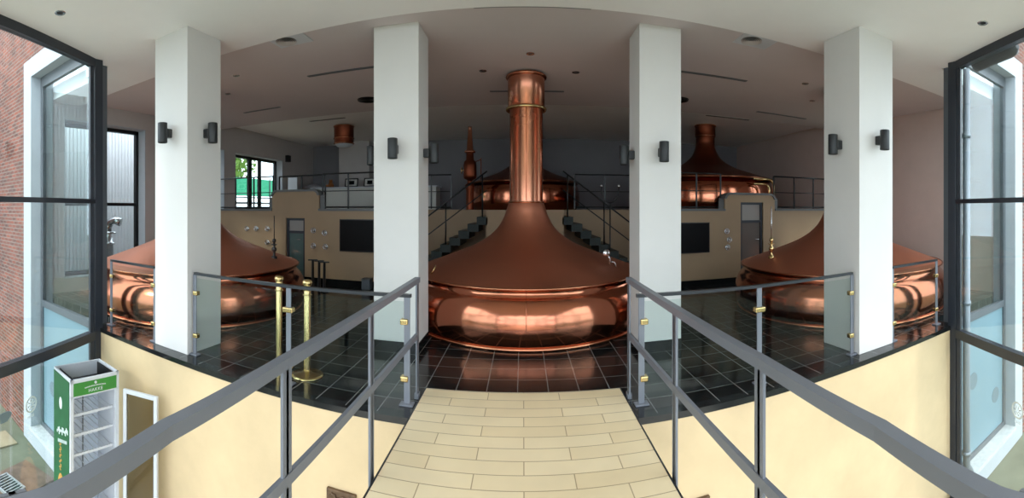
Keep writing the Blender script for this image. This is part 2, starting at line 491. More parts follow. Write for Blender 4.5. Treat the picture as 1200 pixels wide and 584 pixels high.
# windows in the left wall, plus one added on the right for daylight
def wall_window(name, H, mullions, transoms, fm, x=XL - 0.27, fw=0.09, xi=XL - 0.34, xj=XL + 0.004):
    ya, yb, za, zb = H
    b = MB()
    b.box((x - 0.04, ya, za), (x + 0.04, ya + fw, zb)); b.box((x - 0.04, yb - fw, za), (x + 0.04, yb, zb))
    b.box((x - 0.04, ya, zb - fw), (x + 0.04, yb, zb)); b.box((x - 0.04, ya, za), (x + 0.04, yb, za + fw))
    for y, wd in mullions: b.box((x - 0.035, y - wd / 2, za), (x + 0.035, y + wd / 2, zb))
    for z, wd in transoms: b.box((x - 0.03, ya, z - wd / 2), (x + 0.03, yb, z + wd / 2))
    o = struct(b, name, fm)
    ys = [ya + fw] + [v for y, wd in mullions for v in (y - wd / 2, y + wd / 2)] + [yb - fw]
    for a, c in zip(ys[0::2], ys[1::2]):
        struct(MB().box((x - 0.006, a, za + fw), (x + 0.006, c, zb - fw)), 'pane', M['glass'], o)
    r = MB()
    for lo, hi in (((xi, ya - 0.001, zb - 0.012), (xj, yb + 0.001, zb + 0.002)), ((xi, yb - 0.012, za), (xj, yb + 0.002, zb)), ((xi, ya - 0.002, za), (xj, ya + 0.012, zb)), ((xi, ya, za - 0.002), (xj, yb, za + 0.012))):
        r.box(lo, hi)
    struct(r, 'reveal', M['stone'], o)
    return o
wall_window('window_1', HA, [], [(1.75, 0.07)], M['black'])
wall_window('window_2', HC, [(7.8, 0.08)], [], M['black'])
wall_window('window_9', HR, [(7.5, 0.08)], [(1.75, 0.07)], M['black'], XR + 0.27, 0.09, XR - 0.004, XR + 0.34)  # added unseen window, lets more daylight into the hall
wall_window('window_3', HB, [(10.27, 0.16), (10.78, 0.12)], [], M['black'])

# ------------------------------------------------------------------ brick facade beside the opening
def facade(side):
    sg = -1 if side == 'left' else 1
    xi, xo, xw0, xw1 = 5.10, 13.0, 5.13, 7.22
    if sg > 0: xi, xw0 = 5.22, 5.25
    y0, y1 = YF - 0.02, YF + 0.40
    zt, zb = 4.10, -2.38
    def bx(b, xa, xb, ya, yb, za, zb_):
        b.box((min(sg * xa, sg * xb), ya, za), (max(sg * xa, sg * xb), yb, zb_))
    b = MB()
    bx(b, xw1 + 0.28, xo, y0, y1, ZG - 0.1, 6.2)
    bx(b, xi, xw1 + 0.28, y0, y1, zt + 0.30, 6.2)
    struct(b, 'wall_outside_' + side, M['brick'], label='red brown brick outer wall')
    # white surround: head, far jamb, near jamb
    s = MB()
    bx(s, xw1, xw1 + 0.34, y0 - 0.03, y1, ZG - 0.1, zt + 0.34)
    bx(s, xi, xw1, y0 - 0.03, y1, zt, zt + 0.34)
    bx(s, xw0, xw1, y0 - 0.03, y1, ZG - 0.1, zb - 0.06)
    n = 4 if side == 'left' else 5
    o = struct(s, 'window_%d' % n, M['stone'], label='tall window with white render surround in the brick wall')
    c = MB(); bx(c, xw0, xw1, y0 - 0.05, y0 + 0.2, zb - 0.06, zb)
    struct(c, 'sill', M['sill'], o)
    f = MB(); fw = 0.08; yf = y0 + 0.17
    bx(f, xw0, xw0 + fw, yf, yf + 0.08, zb, zt); bx(f, xw1 - fw, xw1, yf, yf + 0.08, zb, zt)
    bx(f, xw0 + fw, xw1 - fw, yf, yf + 0.08, zt - 0.19, zt); bx(f, xw0 + fw, xw1 - fw, yf, yf + 0.08, zb, zb + fw)
    bx(f, xw0 + fw, xw1 - fw, yf, yf + 0.08, -0.16, -0.04)
    struct(f, 'frame', M['frame_grey'], o)
    p = MB(); bx(p, xw0 + fw, xw1 - fw, yf + 0.03, yf + 0.045, -0.04, zt - 0.19)
    struct(p, 'pane', M['glass'], o)
    p = MB(); bx(p, xw0 + fw, xw1 - fw, yf + 0.03, yf + 0.045, zb + fw, -0.16)
    struct(p, 'frosted_pane', M['frost'], o)
    return yf
yfr = facade('left'); facade('right')

# ------------------------------------------------------------------ pillars
def pillar(name, x0, x1, y0, y1, zt, plinth):
    o = struct(MB().box((x0, y0, 0.0 if not plinth else plinth), (x1, y1, zt), 0.004), name, M['white'])
    if plinth:
        struct(MB().box((x0 - 0.004, y0 - 0.004, 0), (x1 + 0.004, y1 + 0.004, plinth)), 'plinth', M['granite_plain'], o)
    return o
P1 = (-3.97, -3.41, 3.40, 3.98); P2 = (-1.716, -1.175, 4.70, 5.20); P3 = (1.315, 1.825, 4.70, 5.17); P4 = (3.42, 4.00, 3.40, 4.02)
pillar('pillar_1', *P1, ZF, 0); pillar('pillar_2', *P2, ZI, 0.12); pillar('pillar_3', *P3, ZI, 0.12); pillar('pillar_4', *P4, ZF, 0)

# ------------------------------------------------------------------ glazed side walls of the lobby
def glass_side(sg, n, A, B_, zt):
    A = Vector((A[0], A[1], 0)); Bv = Vector((B_[0], B_[1], 0)); C_ = Vector((B_[0], -3.2, 0))
    up = lambda p, z: Vector((p.x, p.y, z))
    q = (Bv - A).normalized()
    root = empty('window_%d' % n, kind=S, label='full height glazed side wall of the lobby')
    m = MB(); m.bar(up(A, ZG), up(A, zt), 0.15, 0.13, 0.004)
    m2 = MB()
    m2.bar(up(A + q * 0.12, ZG), up(A + q * 0.12, zt), 0.05, 0.06, 0.003)
    for p in (Bv, Vector((B_[0], -1.3, 0)), C_): m2.bar(up(p, ZG), up(p, zt), 0.08, 0.08, 0.004)
    struct(m, 'corner_post', M['frame'], root); struct(m2, 'mullion', M['frame'], root)
    for z, h, nm in ((zt - 0.05, 0.12, 'head'), (1.755, 0.06, 'transom'), (-0.095, 0.12, 'transom'), (ZG + 0.05, 0.1, 'bottom_rail')):
        struct(MB().path([up(A, z), up(Bv, z), up(C_, z)], 0.09, h), nm, M['frame'], root)
    for a, c in ((A, Bv), (Bv, C_)):
        g = MB()
        for z0, z1 in ((ZG + 0.1, -0.155), (-0.035, 1.725), (1.785, zt - 0.11)):
            g.bar(up(a, (z0 + z1) / 2), up(c, (z0 + z1) / 2), 0.012, z1 - z0, 0)
        struct(g, 'pane', M['glass'], root)
    return root
GA, GB = (-5.02, 3.22), (-4.03, 0.86)
HA_, HB_ = (5.14, 3.22), (4.10, 0.90)
glass_side(-1, 6, GA, GB, ZF); glass_side(1, 7, HA_, HB_, ZF)
# glazed back of the lobby behind the viewer
b = MB()
for i in range(7):
    x = -4.03 + i * (8.13 / 6); b.bar((x, -3.2, ZG), (x, -3.2, ZF), 0.07, 0.09)
for z in (ZF - 0.05, 1.755, ZG + 0.05): b.bar((-4.03, -3.2, z), (4.1, -3.2, z), 0.09, 0.09)
struct(b, 'window_8', M['frame'])

# ------------------------------------------------------------------ bridge
BW = 0.875
b = MB(); b.box((-BW, -3.1, -0.22), (BW, YF - 0.012, 0.0)); b.box((-BW, YF - 0.012, 0.0), (BW, 3.80, 0.012)); b.box((-BW, -3.1, 0.0), (BW, YF - 0.012, 0.012))
bridge = b.build('bridge', M['bridge']); bridge['kind'] = S; bridge['label'] = 'cream tiled footbridge leading to the copper kettle'
e = MB(); e.box((-BW - 0.012, -3.1, -0.24), (-BW, 3.80, 0.014)); e.box((BW, -3.1, -0.24), (BW + 0.012, 3.80, 0.014))
struct(e, 'edge_trim', M['dark_steel'], bridge)

# handrails on the bridge
def handrail(sg, label):
    xr = 0.915
    root = thing('handrail', label, 'handrail', (sg * xr, 1.5, 0), group='bridge handrails')
    ox = Vector((sg * xr, 1.5, 0))
    def P(x, y, z): return Vector((sg * x, y, z)) - ox
    top = [P(xr, 3.63, 1.03), P(xr, 1.45, 1.03), P(0.885, 0.80, 1.03), P(0.805, 0.40, 1.03), P(0.80, -2.6, 1.03)]
    MB().path(top, 0.045, 0.045).build('top_rail', M['railing'], root)
    low = [P(xr, 3.60, 0.545), P(xr, 1.3, 0.545), P(0.90, 0.6, 0.545), P(0.89, -2.6, 0.545)]
    MB().path(low, 0.022, 0.05).build('lower_rail', M['railing'], root)
    for y in (3.61, 2.46, 1.475, 0.35, -0.8, -1.95):
        x = xr if y > 0.5 else 0.895
        z0 = -0.12 if y < 3.2 else 0.0
        m = MB()
        m.bar(P(x, y - 0.012, z0), P(x, y - 0.012, 1.01), 0.014, 0.045, 0.002)
        m.bar(P(x, y + 0.012, z0), P(x, y + 0.012, 1.01), 0.014, 0.045, 0.002)
        m.box(P(x, y, z0) + Vector((-0.018, -0.03, 0)), P(x, y, z0 + 0.05) + Vector((0.018, 0.03, 0)))
        m.build('post', M['railing'], root)
    return root
handrail(-1, 'grey steel handrail on the side of the footbridge nearer the fridge')
handrail(1, 'grey steel handrail on the side of the footbridge away from the fridge')

# ------------------------------------------------------------------ glass balustrades on the edge
def balustrade(label, pts, wall_ends):
    """pts: post places along the edge; wall_ends: extra rail run at start / end"""
    root = thing('glass_balustrade', label, 'balustrade', (pts[0][0], pts[0][1], 0), group='glass balustrades on the hall edge')
    o = Vector((pts[0][0], pts[0][1], 0))
    P = [Vector((x, y, 0)) - o for x, y in pts]
    H = 0.92
    rail = [p + Vector((0, 0, H)) for p in P]
    if wall_ends[0]: rail.insert(0, Vector((wall_ends[0][0], wall_ends[0][1], H)) - o)
    if wall_ends[1]: rail.append(Vector((wall_ends[1][0], wall_ends[1][1], H)) - o)
    MB().path(rail, 0.04, 0.028).build('top_rail', M['dark_steel'], root)
    for i, p in enumerate(P):
        m = MB(); m.bar(p + Vector((-0.011, 0, 0)), p + Vector((-0.011, 0, H - 0.01)), 0.03, 0.014); m.bar(p + Vector((0.011, 0, 0)), p + Vector((0.011, 0, H - 0.01)), 0.03, 0.014)
        m.box(p + Vector((-0.06, -0.04, 0)), p + Vector((0.06, 0.04, 0.014)), 0.003)
        po = m.build('post', M['railing'], root)
        for z in (0.22, 0.70):
            c = MB()
            s0 = -0.055 if i > 0 else -0.012; s1 = 0.055 if i < len(P) - 1 else 0.012
            c.box(p + Vector((s0, -0.030, z - 0.025)), p + Vector((s1, 0.030, z + 0.025)), 0.011, seg=3)
            c.build('clamp', M['brass'], po)
    for a, c in zip(P, P[1:]):
        d = (c - a).normalized()
        g = MB(); g.bar(a + d * 0.03 + Vector((0, 0, 0.46)), c - d * 0.03 + Vector((0, 0, 0.46)), 0.01, 0.82, 0)
        g.build('glass_panel', M['glass_dark'], root)
    return root
balustrade('long glass balustrade with brass clamps in front of the two brass stanchions', [(-3.36, 3.47), (-2.10, 3.43), (-0.965, 3.46)], (None, (-0.93, 3.46)))
balustrade('short glass balustrade above the fridge, between a window post and a white pillar', [(-4.98, 3.45), (-4.03, 3.45)], (None, None))
balustrade('long glass balustrade with brass clamps between footbridge and the pillar by the warm wall', [(0.985, 3.46), (2.12, 3.43), (3.37, 3.47)], ((0.94, 3.46), None))
balustrade('short glass balustrade near the downpipe, between a white pillar and a window post', [(4.05, 3.45), (5.02, 3.45)], (None, None))

# ------------------------------------------------------------------ copper kettles
def arc_prof(pts, sub=6):
    """smooth a coarse (r, z) profile (Catmull-Rom)"""
    out = []
    p = [Vector(q) for q in pts]
    for i in range(len(p) - 1):
        p0, p1, p2, p3 = p[max(i - 1, 0)], p[i], p[i + 1], p[min(i + 2, len(p) - 1)]
        for k in range(sub):
            t = k / sub
            out.append(0.5 * ((2 * p1) + (p2 - p0) * t + (2 * p0 - 5 * p1 + 4 * p2 - p3) * t * t + (3 * p1 - p0 - 3 * p2 + p3) * t ** 3))
    out.append(p[-1])
    return [(v.x, v.y) for v in out]
BELLY = [(1.825, 0.0), (1.85, 0.03), (1.882, 0.09), (1.905, 0.18), (1.912, 0.28), (1.893, 0.41), (1.84, 0.53), (1.765, 0.61), (1.75, 0.66), (1.775, 0.70)]
DOME = [(1.80, 0.705), (1.72, 0.735), (1.42, 0.85), (1.10, 0.97), (0.82, 1.085), (0.60, 1.215), (0.44, 1.37), (0.345, 1.54), (0.300, 1.68), (0.268, 1.76)]
def kettle(label, loc, ztop, fitting):
    root = thing('copper_brew_kettle', label, 'brew kettle', loc, group='copper kettles on the hall floor')
    MB().lathe(arc_prof(BELLY), 128).build('belly', M['copper_shine'], root)
    MB().lathe(arc_prof(DOME), 128).build('dome', M['copper_dome'], root)
    MB().torus(1.80, 0.014, (0, 0, 0.708), 128, 10).build('lip', M['copper_rim'], root)
    MB().lathe([(1.82, 0.0), (1.872, 0.0), (1.876, 0.03), (1.862, 0.042), (1.82, 0.04)], 128).build('foot_ring', M['copper_rim'], root)
    zr = 3.22
    MB().lathe([(0.262, 1.76), (0.262, zr), (0.292, zr + 0.02), (0.292, ztop - 0.06)], 64).build('chimney', M['copper_pipe'], root)
    MB().torus(0.272, 0.016, (0, 0, 1.755), 64).build('band', M['copper_rim'], root)
    MB().torus(0.302, 0.024, (0, 0, zr + 0.0), 64).build('band', M['brass'], root)
    MB().torus(0.300, 0.026, (0, 0, ztop - 0.05), 64).build('band', M['copper_rim'], root)
    # riveted joint down the belly on the lobby side
    a = math.atan2(-loc[1], -loc[0])
    MB().tube([(r * math.cos(a), r * math.sin(a), z) for r, z in arc_prof(BELLY)[6:-6]], 0.005, 6).build('belly_seam', M['copper_shine'], root)
    # soldered seams down the chimney
    sm = MB()
    for k in range(6):
        a = PI / 6 + k * PI / 3
        sm.tube([(0.262 * math.cos(a), 0.262 * math.sin(a), 1.78), (0.262 * math.cos(a), 0.262 * math.sin(a), zr - 0.02)], 0.006, 6)
    sm.build('seam', M['copper_pipe'], root)
    fitting(root)
    return root
def dome_at(r):
    for (r0, z0), (r1, z1) in zip(DOME, DOME[1:]):
        if r1 <= r <= r0: return z0 + (z1 - z0) * (r - r0) / (r1 - r0)
def gauge(root):
    a = math.radians(-34); r = 1.42
    z = dome_at(r); c = Vector((r * math.cos(a), r * math.sin(a), z))
    m = MB(); m.tube([c + Vector((0, 0, -0.02)), c + Vector((0, 0, 0.10)), c + Vector((-0.05, 0, 0.16))], 0.014, 8); m.tube([c + Vector((0, 0, 0.05)), c + Vector((0.07, -0.02, 0.04)), c + Vector((0.09, -0.03, -0.05))], 0.008, 8)
    p = m.build('inlet_pipe', M['steel'], root)
    MB().lathe([(0.0, -0.02), (0.05, -0.02), (0.055, 0), (0.05, 0.02), (0.0, 0.02)], 24, M=Matrix.Translation(c + Vector((-0.05, -0.02, 0.17))) @ Matrix.Rotation(PI / 2, 4, 'X')).build('gauge', M['steel'], p)
    a = math.radians(-142); c = Vector((1.68 * math.cos(a), 1.68 * math.sin(a), dome_at(1.68)))
    MB().tube([c + Vector((0, 0, -0.02)), c + Vector((0.05, 0, 0.05)), c + Vector((0.08, 0.02, 0.12))], 0.010, 8).build('drain_hook', M['brass'], root)
def valve_rod(ang, r, mt, rod_top):
    def f(root):
        a = math.radians(ang); c = Vector((r * math.cos(a), r * math.sin(a), dome_at(r) - 0.02))
        b = MB().lathe([(0.05, 0), (0.05, 0.04), (0.022, 0.05), (0.022, 0.12), (0.042, 0.14), (0.042, 0.18), (0.02, 0.20), (0.02, 0.27), (0.034, 0.29), (0.03, 0.33), (0.0, 0.34)], 20, c).build('valve', mt, root)
        MB().tube([c + Vector((0, 0, 0.3)), c + Vector((0, 0, rod_top))], 0.008, 8).build('rod', M['steel'] if mt is M['brass'] else M['black'], b)
        MB().torus(0.045, 0.008, c + Vector((0, 0, 0.24)), 20, 6).build('hand_wheel', mt, b)
    return f
KC = (0.05, 6.76, 0.0)
KL = (-7.7 * math.sin(0.762), 7.7 * math.cos(0.762), 0.0)
KR = (7.7 * math.sin(0.747), 7.7 * math.cos(0.747), 0.0)
kettle('large polished copper kettle with tall chimney, standing at the end of the footbridge', KC, ZI, gauge)
def ang_to(K, p): return math.degrees(math.atan2(p[1] - K[1], p[0] - K[0]))
kettle('copper kettle behind the two brass stanchions and the glass balustrade', KL, ZI, valve_rod(14, 1.45, M['black'], 0.72))
kettle('copper kettle partly behind the white pillar beside the warm toned wall', KR, ZI, valve_rod(172, 1.40, M['brass'], 0.85))

# kettles on the mezzanine
def old_kettle(label, loc, R, zl, ztop):
    root = thing('copper_kettle', label, 'brew kettle', loc, group='copper kettles on the mezzanine')
    k = R / 1.88
    body = arc_prof([(0.93 * R, 0.0), (0.985 * R, 0.10), (R, zl * 0.4), (0.985 * R, zl * 0.75), (0.94 * R, zl - 0.03)])
    MB().lathe(body, 96).build('belly', M['copper_shine'], root)
    dm = arc_prof([(R, zl), (0.93 * R, zl + 0.05), (0.72 * R, zl + 0.17), (0.50 * R, zl + 0.30), (0.34 * R, zl + 0.44), (0.22 * R, zl + 0.62), (0.155 * R, zl + 0.85), (0.138 * R, zl + 1.0)])
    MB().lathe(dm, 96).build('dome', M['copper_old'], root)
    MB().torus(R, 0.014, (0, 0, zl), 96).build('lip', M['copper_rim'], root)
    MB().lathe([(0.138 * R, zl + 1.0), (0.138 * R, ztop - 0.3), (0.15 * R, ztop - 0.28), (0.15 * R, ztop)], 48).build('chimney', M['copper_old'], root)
    MB().torus(0.142 * R, 0.016, (0, 0, ztop - 0.3), 48).build('band', M['copper_rim'], root)
    MB().torus(0.152 * R, 0.018, (0, 0, ztop - 0.02), 48).build('band', M['copper_rim'], root)
    return root
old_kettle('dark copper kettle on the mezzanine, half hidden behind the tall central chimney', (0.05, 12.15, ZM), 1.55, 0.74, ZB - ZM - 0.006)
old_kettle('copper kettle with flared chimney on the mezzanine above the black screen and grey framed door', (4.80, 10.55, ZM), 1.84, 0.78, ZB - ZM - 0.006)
# remaining chimney drum hanging from the ceiling
t = thing('hanging_drum', 'short copper chimney drum hanging from the ceiling above the photo counter', 'chimney', (-4.72, 10.57, ZB), group=None)
MB().lathe([(0.27, -0.02), (0.265, -0.50), (0.25, -0.52)], 48).build('drum', M['copper_old'], t)
MB().lathe([(0.0, -0.60), (0.18, -0.58), (0.25, -0.52)], 48).build('cap', M['white_metal'], t)
for z in (-0.04, -0.36, -0.50): MB().torus(0.272, 0.014, (0, 0, z), 48).build('band', M['copper_rim'], t)
# copper standpipe beside the centre mezzanine kettle
t = thing('copper_standpipe', 'slim copper standpipe with brass hand wheel beside the mezzanine kettle', 'standpipe', (-1.33, 10.62, ZM))
MB().lathe([(0.10, 0), (0.10, 0.5), (0.12, 0.55), (0.12, 0.62), (0.07, 0.66), (0.07, 0.74), (0.155, 0.78), (0.165, 0.86), (0.165, 1.10), (0.15, 1.2), (0.10, 1.25), (0.09, 1.42)], 32).build('body', M['copper_old'], t)
MB().lathe([(0.09, 1.42), (0.14, 1.43), (0.14, 1.47), (0.10, 1.5), (0.08, 1.52), (0.045, 2.05), (0.05, 2.08), (0.0, 2.09)], 24).build('spout', M['copper_pipe'], t)
hw = MB().torus(0.075, 0.013, (0, 0, 0), 24, 8, Matrix.Translation((-0.20, -0.06, 0.98)) @ Matrix.Rotation(PI / 2, 4, 'Y')); hw.tube([(-0.10, -0.06, 0.98), (-0.22, -0.06, 0.98)], 0.02, 8)
hw.build('hand_wheel', M['brass'], t)
MB().tube([(0.13, 0, 1.2), (0.26, 0, 1.25), (0.28, 0, 1.3), (0.28, 0, 0.75)], 0.012, 8).build('side_pipe', M['copper_old'], t)
# brass pipe bends beside the mezzanine kettle
for i, (dx, lb) in enumerate(((0.0, 'inner one of two bent brass pipes beside the mezzanine kettle'), (0.13, 'outer one of two bent brass pipes beside the mezzanine kettle'))):
    yy = 8.70; zz = ZM + dx * 0.9; x = 5.66 + dx; pts = [(x - 0.45 - dx, yy, zz + 0.62)] + [(x - 0.16 + 0.16 * math.sin(a), yy, zz + 0.46 + 0.16 * math.cos(a)) for a in [PI / 2 * k / 8 for k in range(9)]] + [(x, yy, ZM)]
    o = MB().tube(pts, 0.028, 12).build('brass_pipe', M['brass']); o['label'] = lb; o['category'] = 'pipe'; o['group'] = 'bent brass pipes'

# ------------------------------------------------------------------ staircase flights
def stair(sg, label):
    root = thing('staircase', label, 'stairs', (0.04 + sg * 0.8, 8.95, 0), group='green stairs behind the central kettle')
    n, run = 11, 0.197; rise = ZM / n
    for k in range(n):
        x0 = sg * run * k; x1 = sg * run * (k + 1)
        z = ZM - rise * (k + 1)
        if z < 0.01: break
        MB().box((min(x0, x1) - 0.02, 0, max(0.0, z - 0.17)), (max(x0, x1) + 0.02, 1.05, z), 0.004).build('step', M['green_stair'], root)
    # rail
    e = sg * run * (n - 1)
    r = MB(); r.tube([(0, 0.03, ZM + 0.82), (e, 0.03, 0.15 + 0.82)], 0.018, 8); r.tube([(0, 0.03, ZM + 0.42), (e, 0.03, 0.15 + 0.42)], 0.012, 8)
    r.build('hand_rail', M['black'], root)
    for k in (0, 4, 8):
        x = sg * run * (k + 0.5); z = ZM - rise * (k + 1)
        MB().tube([(x, 0.03, z - 0.02), (x, 0.03, z + 0.88)], 0.016, 8).build('baluster', M['black'], root)
    return root
stair(-1, 'dark green stair flight behind the central kettle, below the copper standpipe')
stair(1, 'dark green stair flight behind the central kettle, below the drooping rope')

# ------------------------------------------------------------------ mezzanine railings
def railing(label, pts, spacing=0.85, h=0.80):
    o = Vector((*pts[0], ZM))
    root = thing('railing', label, 'railing', o, group='black railings on the mezzanine')
    P = [Vector((*p, ZM)) - o for p in pts]
    for z, r, nm in ((h, 0.018, 'top_rail'), (h * 0.52, 0.010, 'middle_rail'), (0.06, 0.018, 'bottom_rail')):
        m = MB()
        for a, c in zip(P, P[1:]): m.tube([a + Vector((0, 0, z)), c + Vector((0, 0, z))], r, 8)
        m.build(nm, M['black'], root)
    for a, c in zip(P, P[1:]):
        n = max(1, round((c - a).length / spacing))
        for i in range(n + 1):
            p = a.lerp(c, i / n)
            MB().bar(p + Vector((0, 0, 0.026)), p + Vector((0, 0, h)), 0.035, 0.02, 0).build('post', M['black'], root)
    return root
yr = YM + 0.12
railing('black railing in front of the terrace window', [(XL + 0.03, yr), (PL[0] - 0.05, yr)], 0.62)
railing('black railing above the black screen, in front of the photo counter', [(PL[1] + 0.04, yr), (-REC - 0.08, yr)], 0.72)
railing('black railing above the parapet front beside the copper chimney drum', [(PL[0], yr + 0.2), (PL[1], yr + 0.2)], 0.62)
railing('black railing behind the copper standpipe at the stair recess', [(-2.75, YR + 0.1), (-1.75, YR + 0.1)], 0.6, 0.86)
railing('black railing behind the drooping rope at the stair recess', [(1.25, YR + 0.1), (2.75, YR + 0.1)], 0.9, 0.86)
railing('black railing in front of the glowing mezzanine kettle', [(REC + 0.08, yr), (PR[0] - 0.05, yr)], 0.72)
railing('black railing beside the bent brass pipes', [(PR[1] + 0.05, yr), (XR - 0.05, yr)], 0.62)

# rope barrier on the landing
t = thing('rope_barrier', 'short black drooping rope on a slim stand by the stair top', 'rope barrier', (1.86, 9.10, 0.0))
t.location = (1.84, 8.90, 0.0)
m = MB(); m.tube([(0, 0, 0.0), (0, 0, 1.78)], 0.014, 8); m.build('stand', M['black'], t)
MB().tube([(0.19 * math.sin(a), 0, 2.12 - 0.34 * math.cos(a)) if abs(a) < 1.5 else (0.19 * math.sin(a), 0, 2.12) for a in [-PI / 2 + PI * k / 16 for k in range(17)]], 0.014, 8).build('rope', M['black'], t)
for s in (-1, 1): MB().lathe([(0, -0.03), (0.024, -0.018), (0.03, 0), (0.024, 0.018), (0, 0.03)], 12, (0.19 * s, 0, 2.14)).build('knob', M['steel'], t)

# ------------------------------------------------------------------ things on the mezzanine wall
def screen(label, x0, x1, z0, z1):
    o = thing('wall_screen', label, 'screen', ((x0 + x1) / 2, YM, (z0 + z1) / 2), group='black wall screens')
    hx, hz = (x1 - x0) / 2, (z1 - z0) / 2
    f = MB(); fr = 0.02
    f.box((-hx, -0.06, -hz), (hx, -0.002, hz), 0.004); f.build('housing', M['black'], o)
    MB().box((-hx + fr, -0.064, -hz + fr), (hx - fr, -0.0605, hz - fr)).build('display', M['screen'], o)
screen('flat black screen on cream wall, next to the hand wheels and white pillar', -3.83, -3.04, 0.74, 1.43)
screen('flat black screen on cream wall, below the glowing mezzanine kettle', 3.06, 3.90, 0.71, 1.36)

def hand_wheel_make(label):
    o = thing('valve_wheel', label, 'valve', (0, 0, 0), group='small valve wheels on the cream wall')
    R = Matrix.Rotation(PI / 2, 4, 'X')
    MB().tube([(0, 0, 0), (0, -0.07, 0)], 0.012, 8).build('stem', M['steel'], o)
    m = MB().torus(0.055, 0.009, (0, 0, 0), 20, 6, Matrix.Translation((0, -0.07, 0)) @ R)
    for k in range(3):
        a = k * PI / 3; m.tube([(0.055 * math.cos(a), -0.07, 0.055 * math.sin(a)), (-0.055 * math.cos(a), -0.07, -0.055 * math.sin(a))], 0.006, 6)
    m.build('wheel', M['steel'], o)
    MB().lathe([(0.03, 0), (0.03, 0.012), (0, 0.012)], 16, M=R).build('mount_flange', M['steel'], o)
    return o
VW = [((291, 268), 'valve wheel in the upper row over the copper kettle, farthest from the narrow glass door'), ((302, 268), 'middle valve wheel of the upper row of three over the copper kettle'),
      ((315, 268), 'valve wheel of the upper row of three nearest the narrow glass door'), ((315, 284), 'lone lower valve wheel on the kettle side of the narrow glass door'),
      ((369, 270), 'upper valve wheel of four between glass door and screen, nearer the door'), ((382, 273), 'upper valve wheel of four between glass door and screen, nearer the screen'),
      ((369, 288), 'lower valve wheel of four between glass door and screen, nearer the door'), ((383, 289), 'lower valve wheel of four between glass door and screen, nearer the screen'),
      ((850, 271), 'top valve wheel of three between black screen and grey framed door'), ((853, 281), 'middle valve wheel of three between black screen and grey framed door'), ((851, 290), 'bottom valve wheel of three between black screen and grey framed door')]
w0 = None
for (p, lb) in VW:
    q = px(p[0], p[1], YM)
    if w0 is None: w0 = hand_wheel_make(lb); w0.location = q
    else: dup(w0, q, 0, lb)

# T-topped black posts and small box
def tpost(label, loc, rz):
    o = thing('black_post', label, 'post', loc, rz, group='black T-topped posts')
    MB().lathe([(0.0, 0.0), (0.09, 0.0), (0.09, 0.012), (0.03, 0.025), (0.026, 0.58), (0, 0.58)], 20).build('column', M['black'], o)
    MB().box((-0.10, -0.02, 0.58), (0.10, 0.02, 0.605), 0.005).build('crossbar', M['black'], o)
    return o
tp = tpost('black T-topped post nearest the copper kettle, first of three', (-4.19, 7.80, 0), 0.5)
dup(tp, (-3.99, 7.70, 0), 0.5, 'black T-topped post in the middle of the three by the cream wall')
dup(tp, (-3.80, 7.56, 0), 0.5, 'black T-topped post of three that stands nearest the white pillar')
b = MB(); b.box((-0.09, -0.09, 0), (0.09, 0.09, 0.20), 0.01)
o = thing('floor_box', 'small grey box on the floor by the white pillar and cream wall', 'box', (-3.14, 8.2, 0))
b.build('body', M['frame_grey'], o); MB().box((-0.095, -0.095, 0.2), (0.095, 0.095, 0.22), 0.006).build('lid', M['trim'], o)

# ------------------------------------------------------------------ brass stanchions
def stanchion(label, loc):
    o = thing('brass_stanchion', label, 'stanchion', loc, group='brass stanchions')
    MB().lathe([(0, 0), (0.16, 0), (0.162, 0.012), (0.14, 0.024), (0.06, 0.034), (0.034, 0.05), (0, 0.05)], 40).build('base', M['brass'], o)
    MB().lathe([(0.034, 0.04), (0.034, 0.85), (0.03, 0.86)], 24).build('tube', M['brass'], o)
    MB().lathe([(0.032, 0.84), (0.045, 0.845), (0.045, 0.875), (0.03, 0.885), (0.048, 0.905), (0.052, 0.925), (0.04, 0.945), (0, 0.955)], 24).build('finial', M['brass'], o)
    MB().torus(0.042, 0.006, (0, 0, 0.80), 24, 8).build('rope_ring', M['brass'], o)
    return o
s0 = stanchion('brass stanchion on the copper kettle side, behind the balustrade post', (-2.42, 3.76, 0))
dup(s0, (-2.05, 3.70, 0), 0, 'brass stanchion standing clear of the balustrade post, nearer the footbridge')

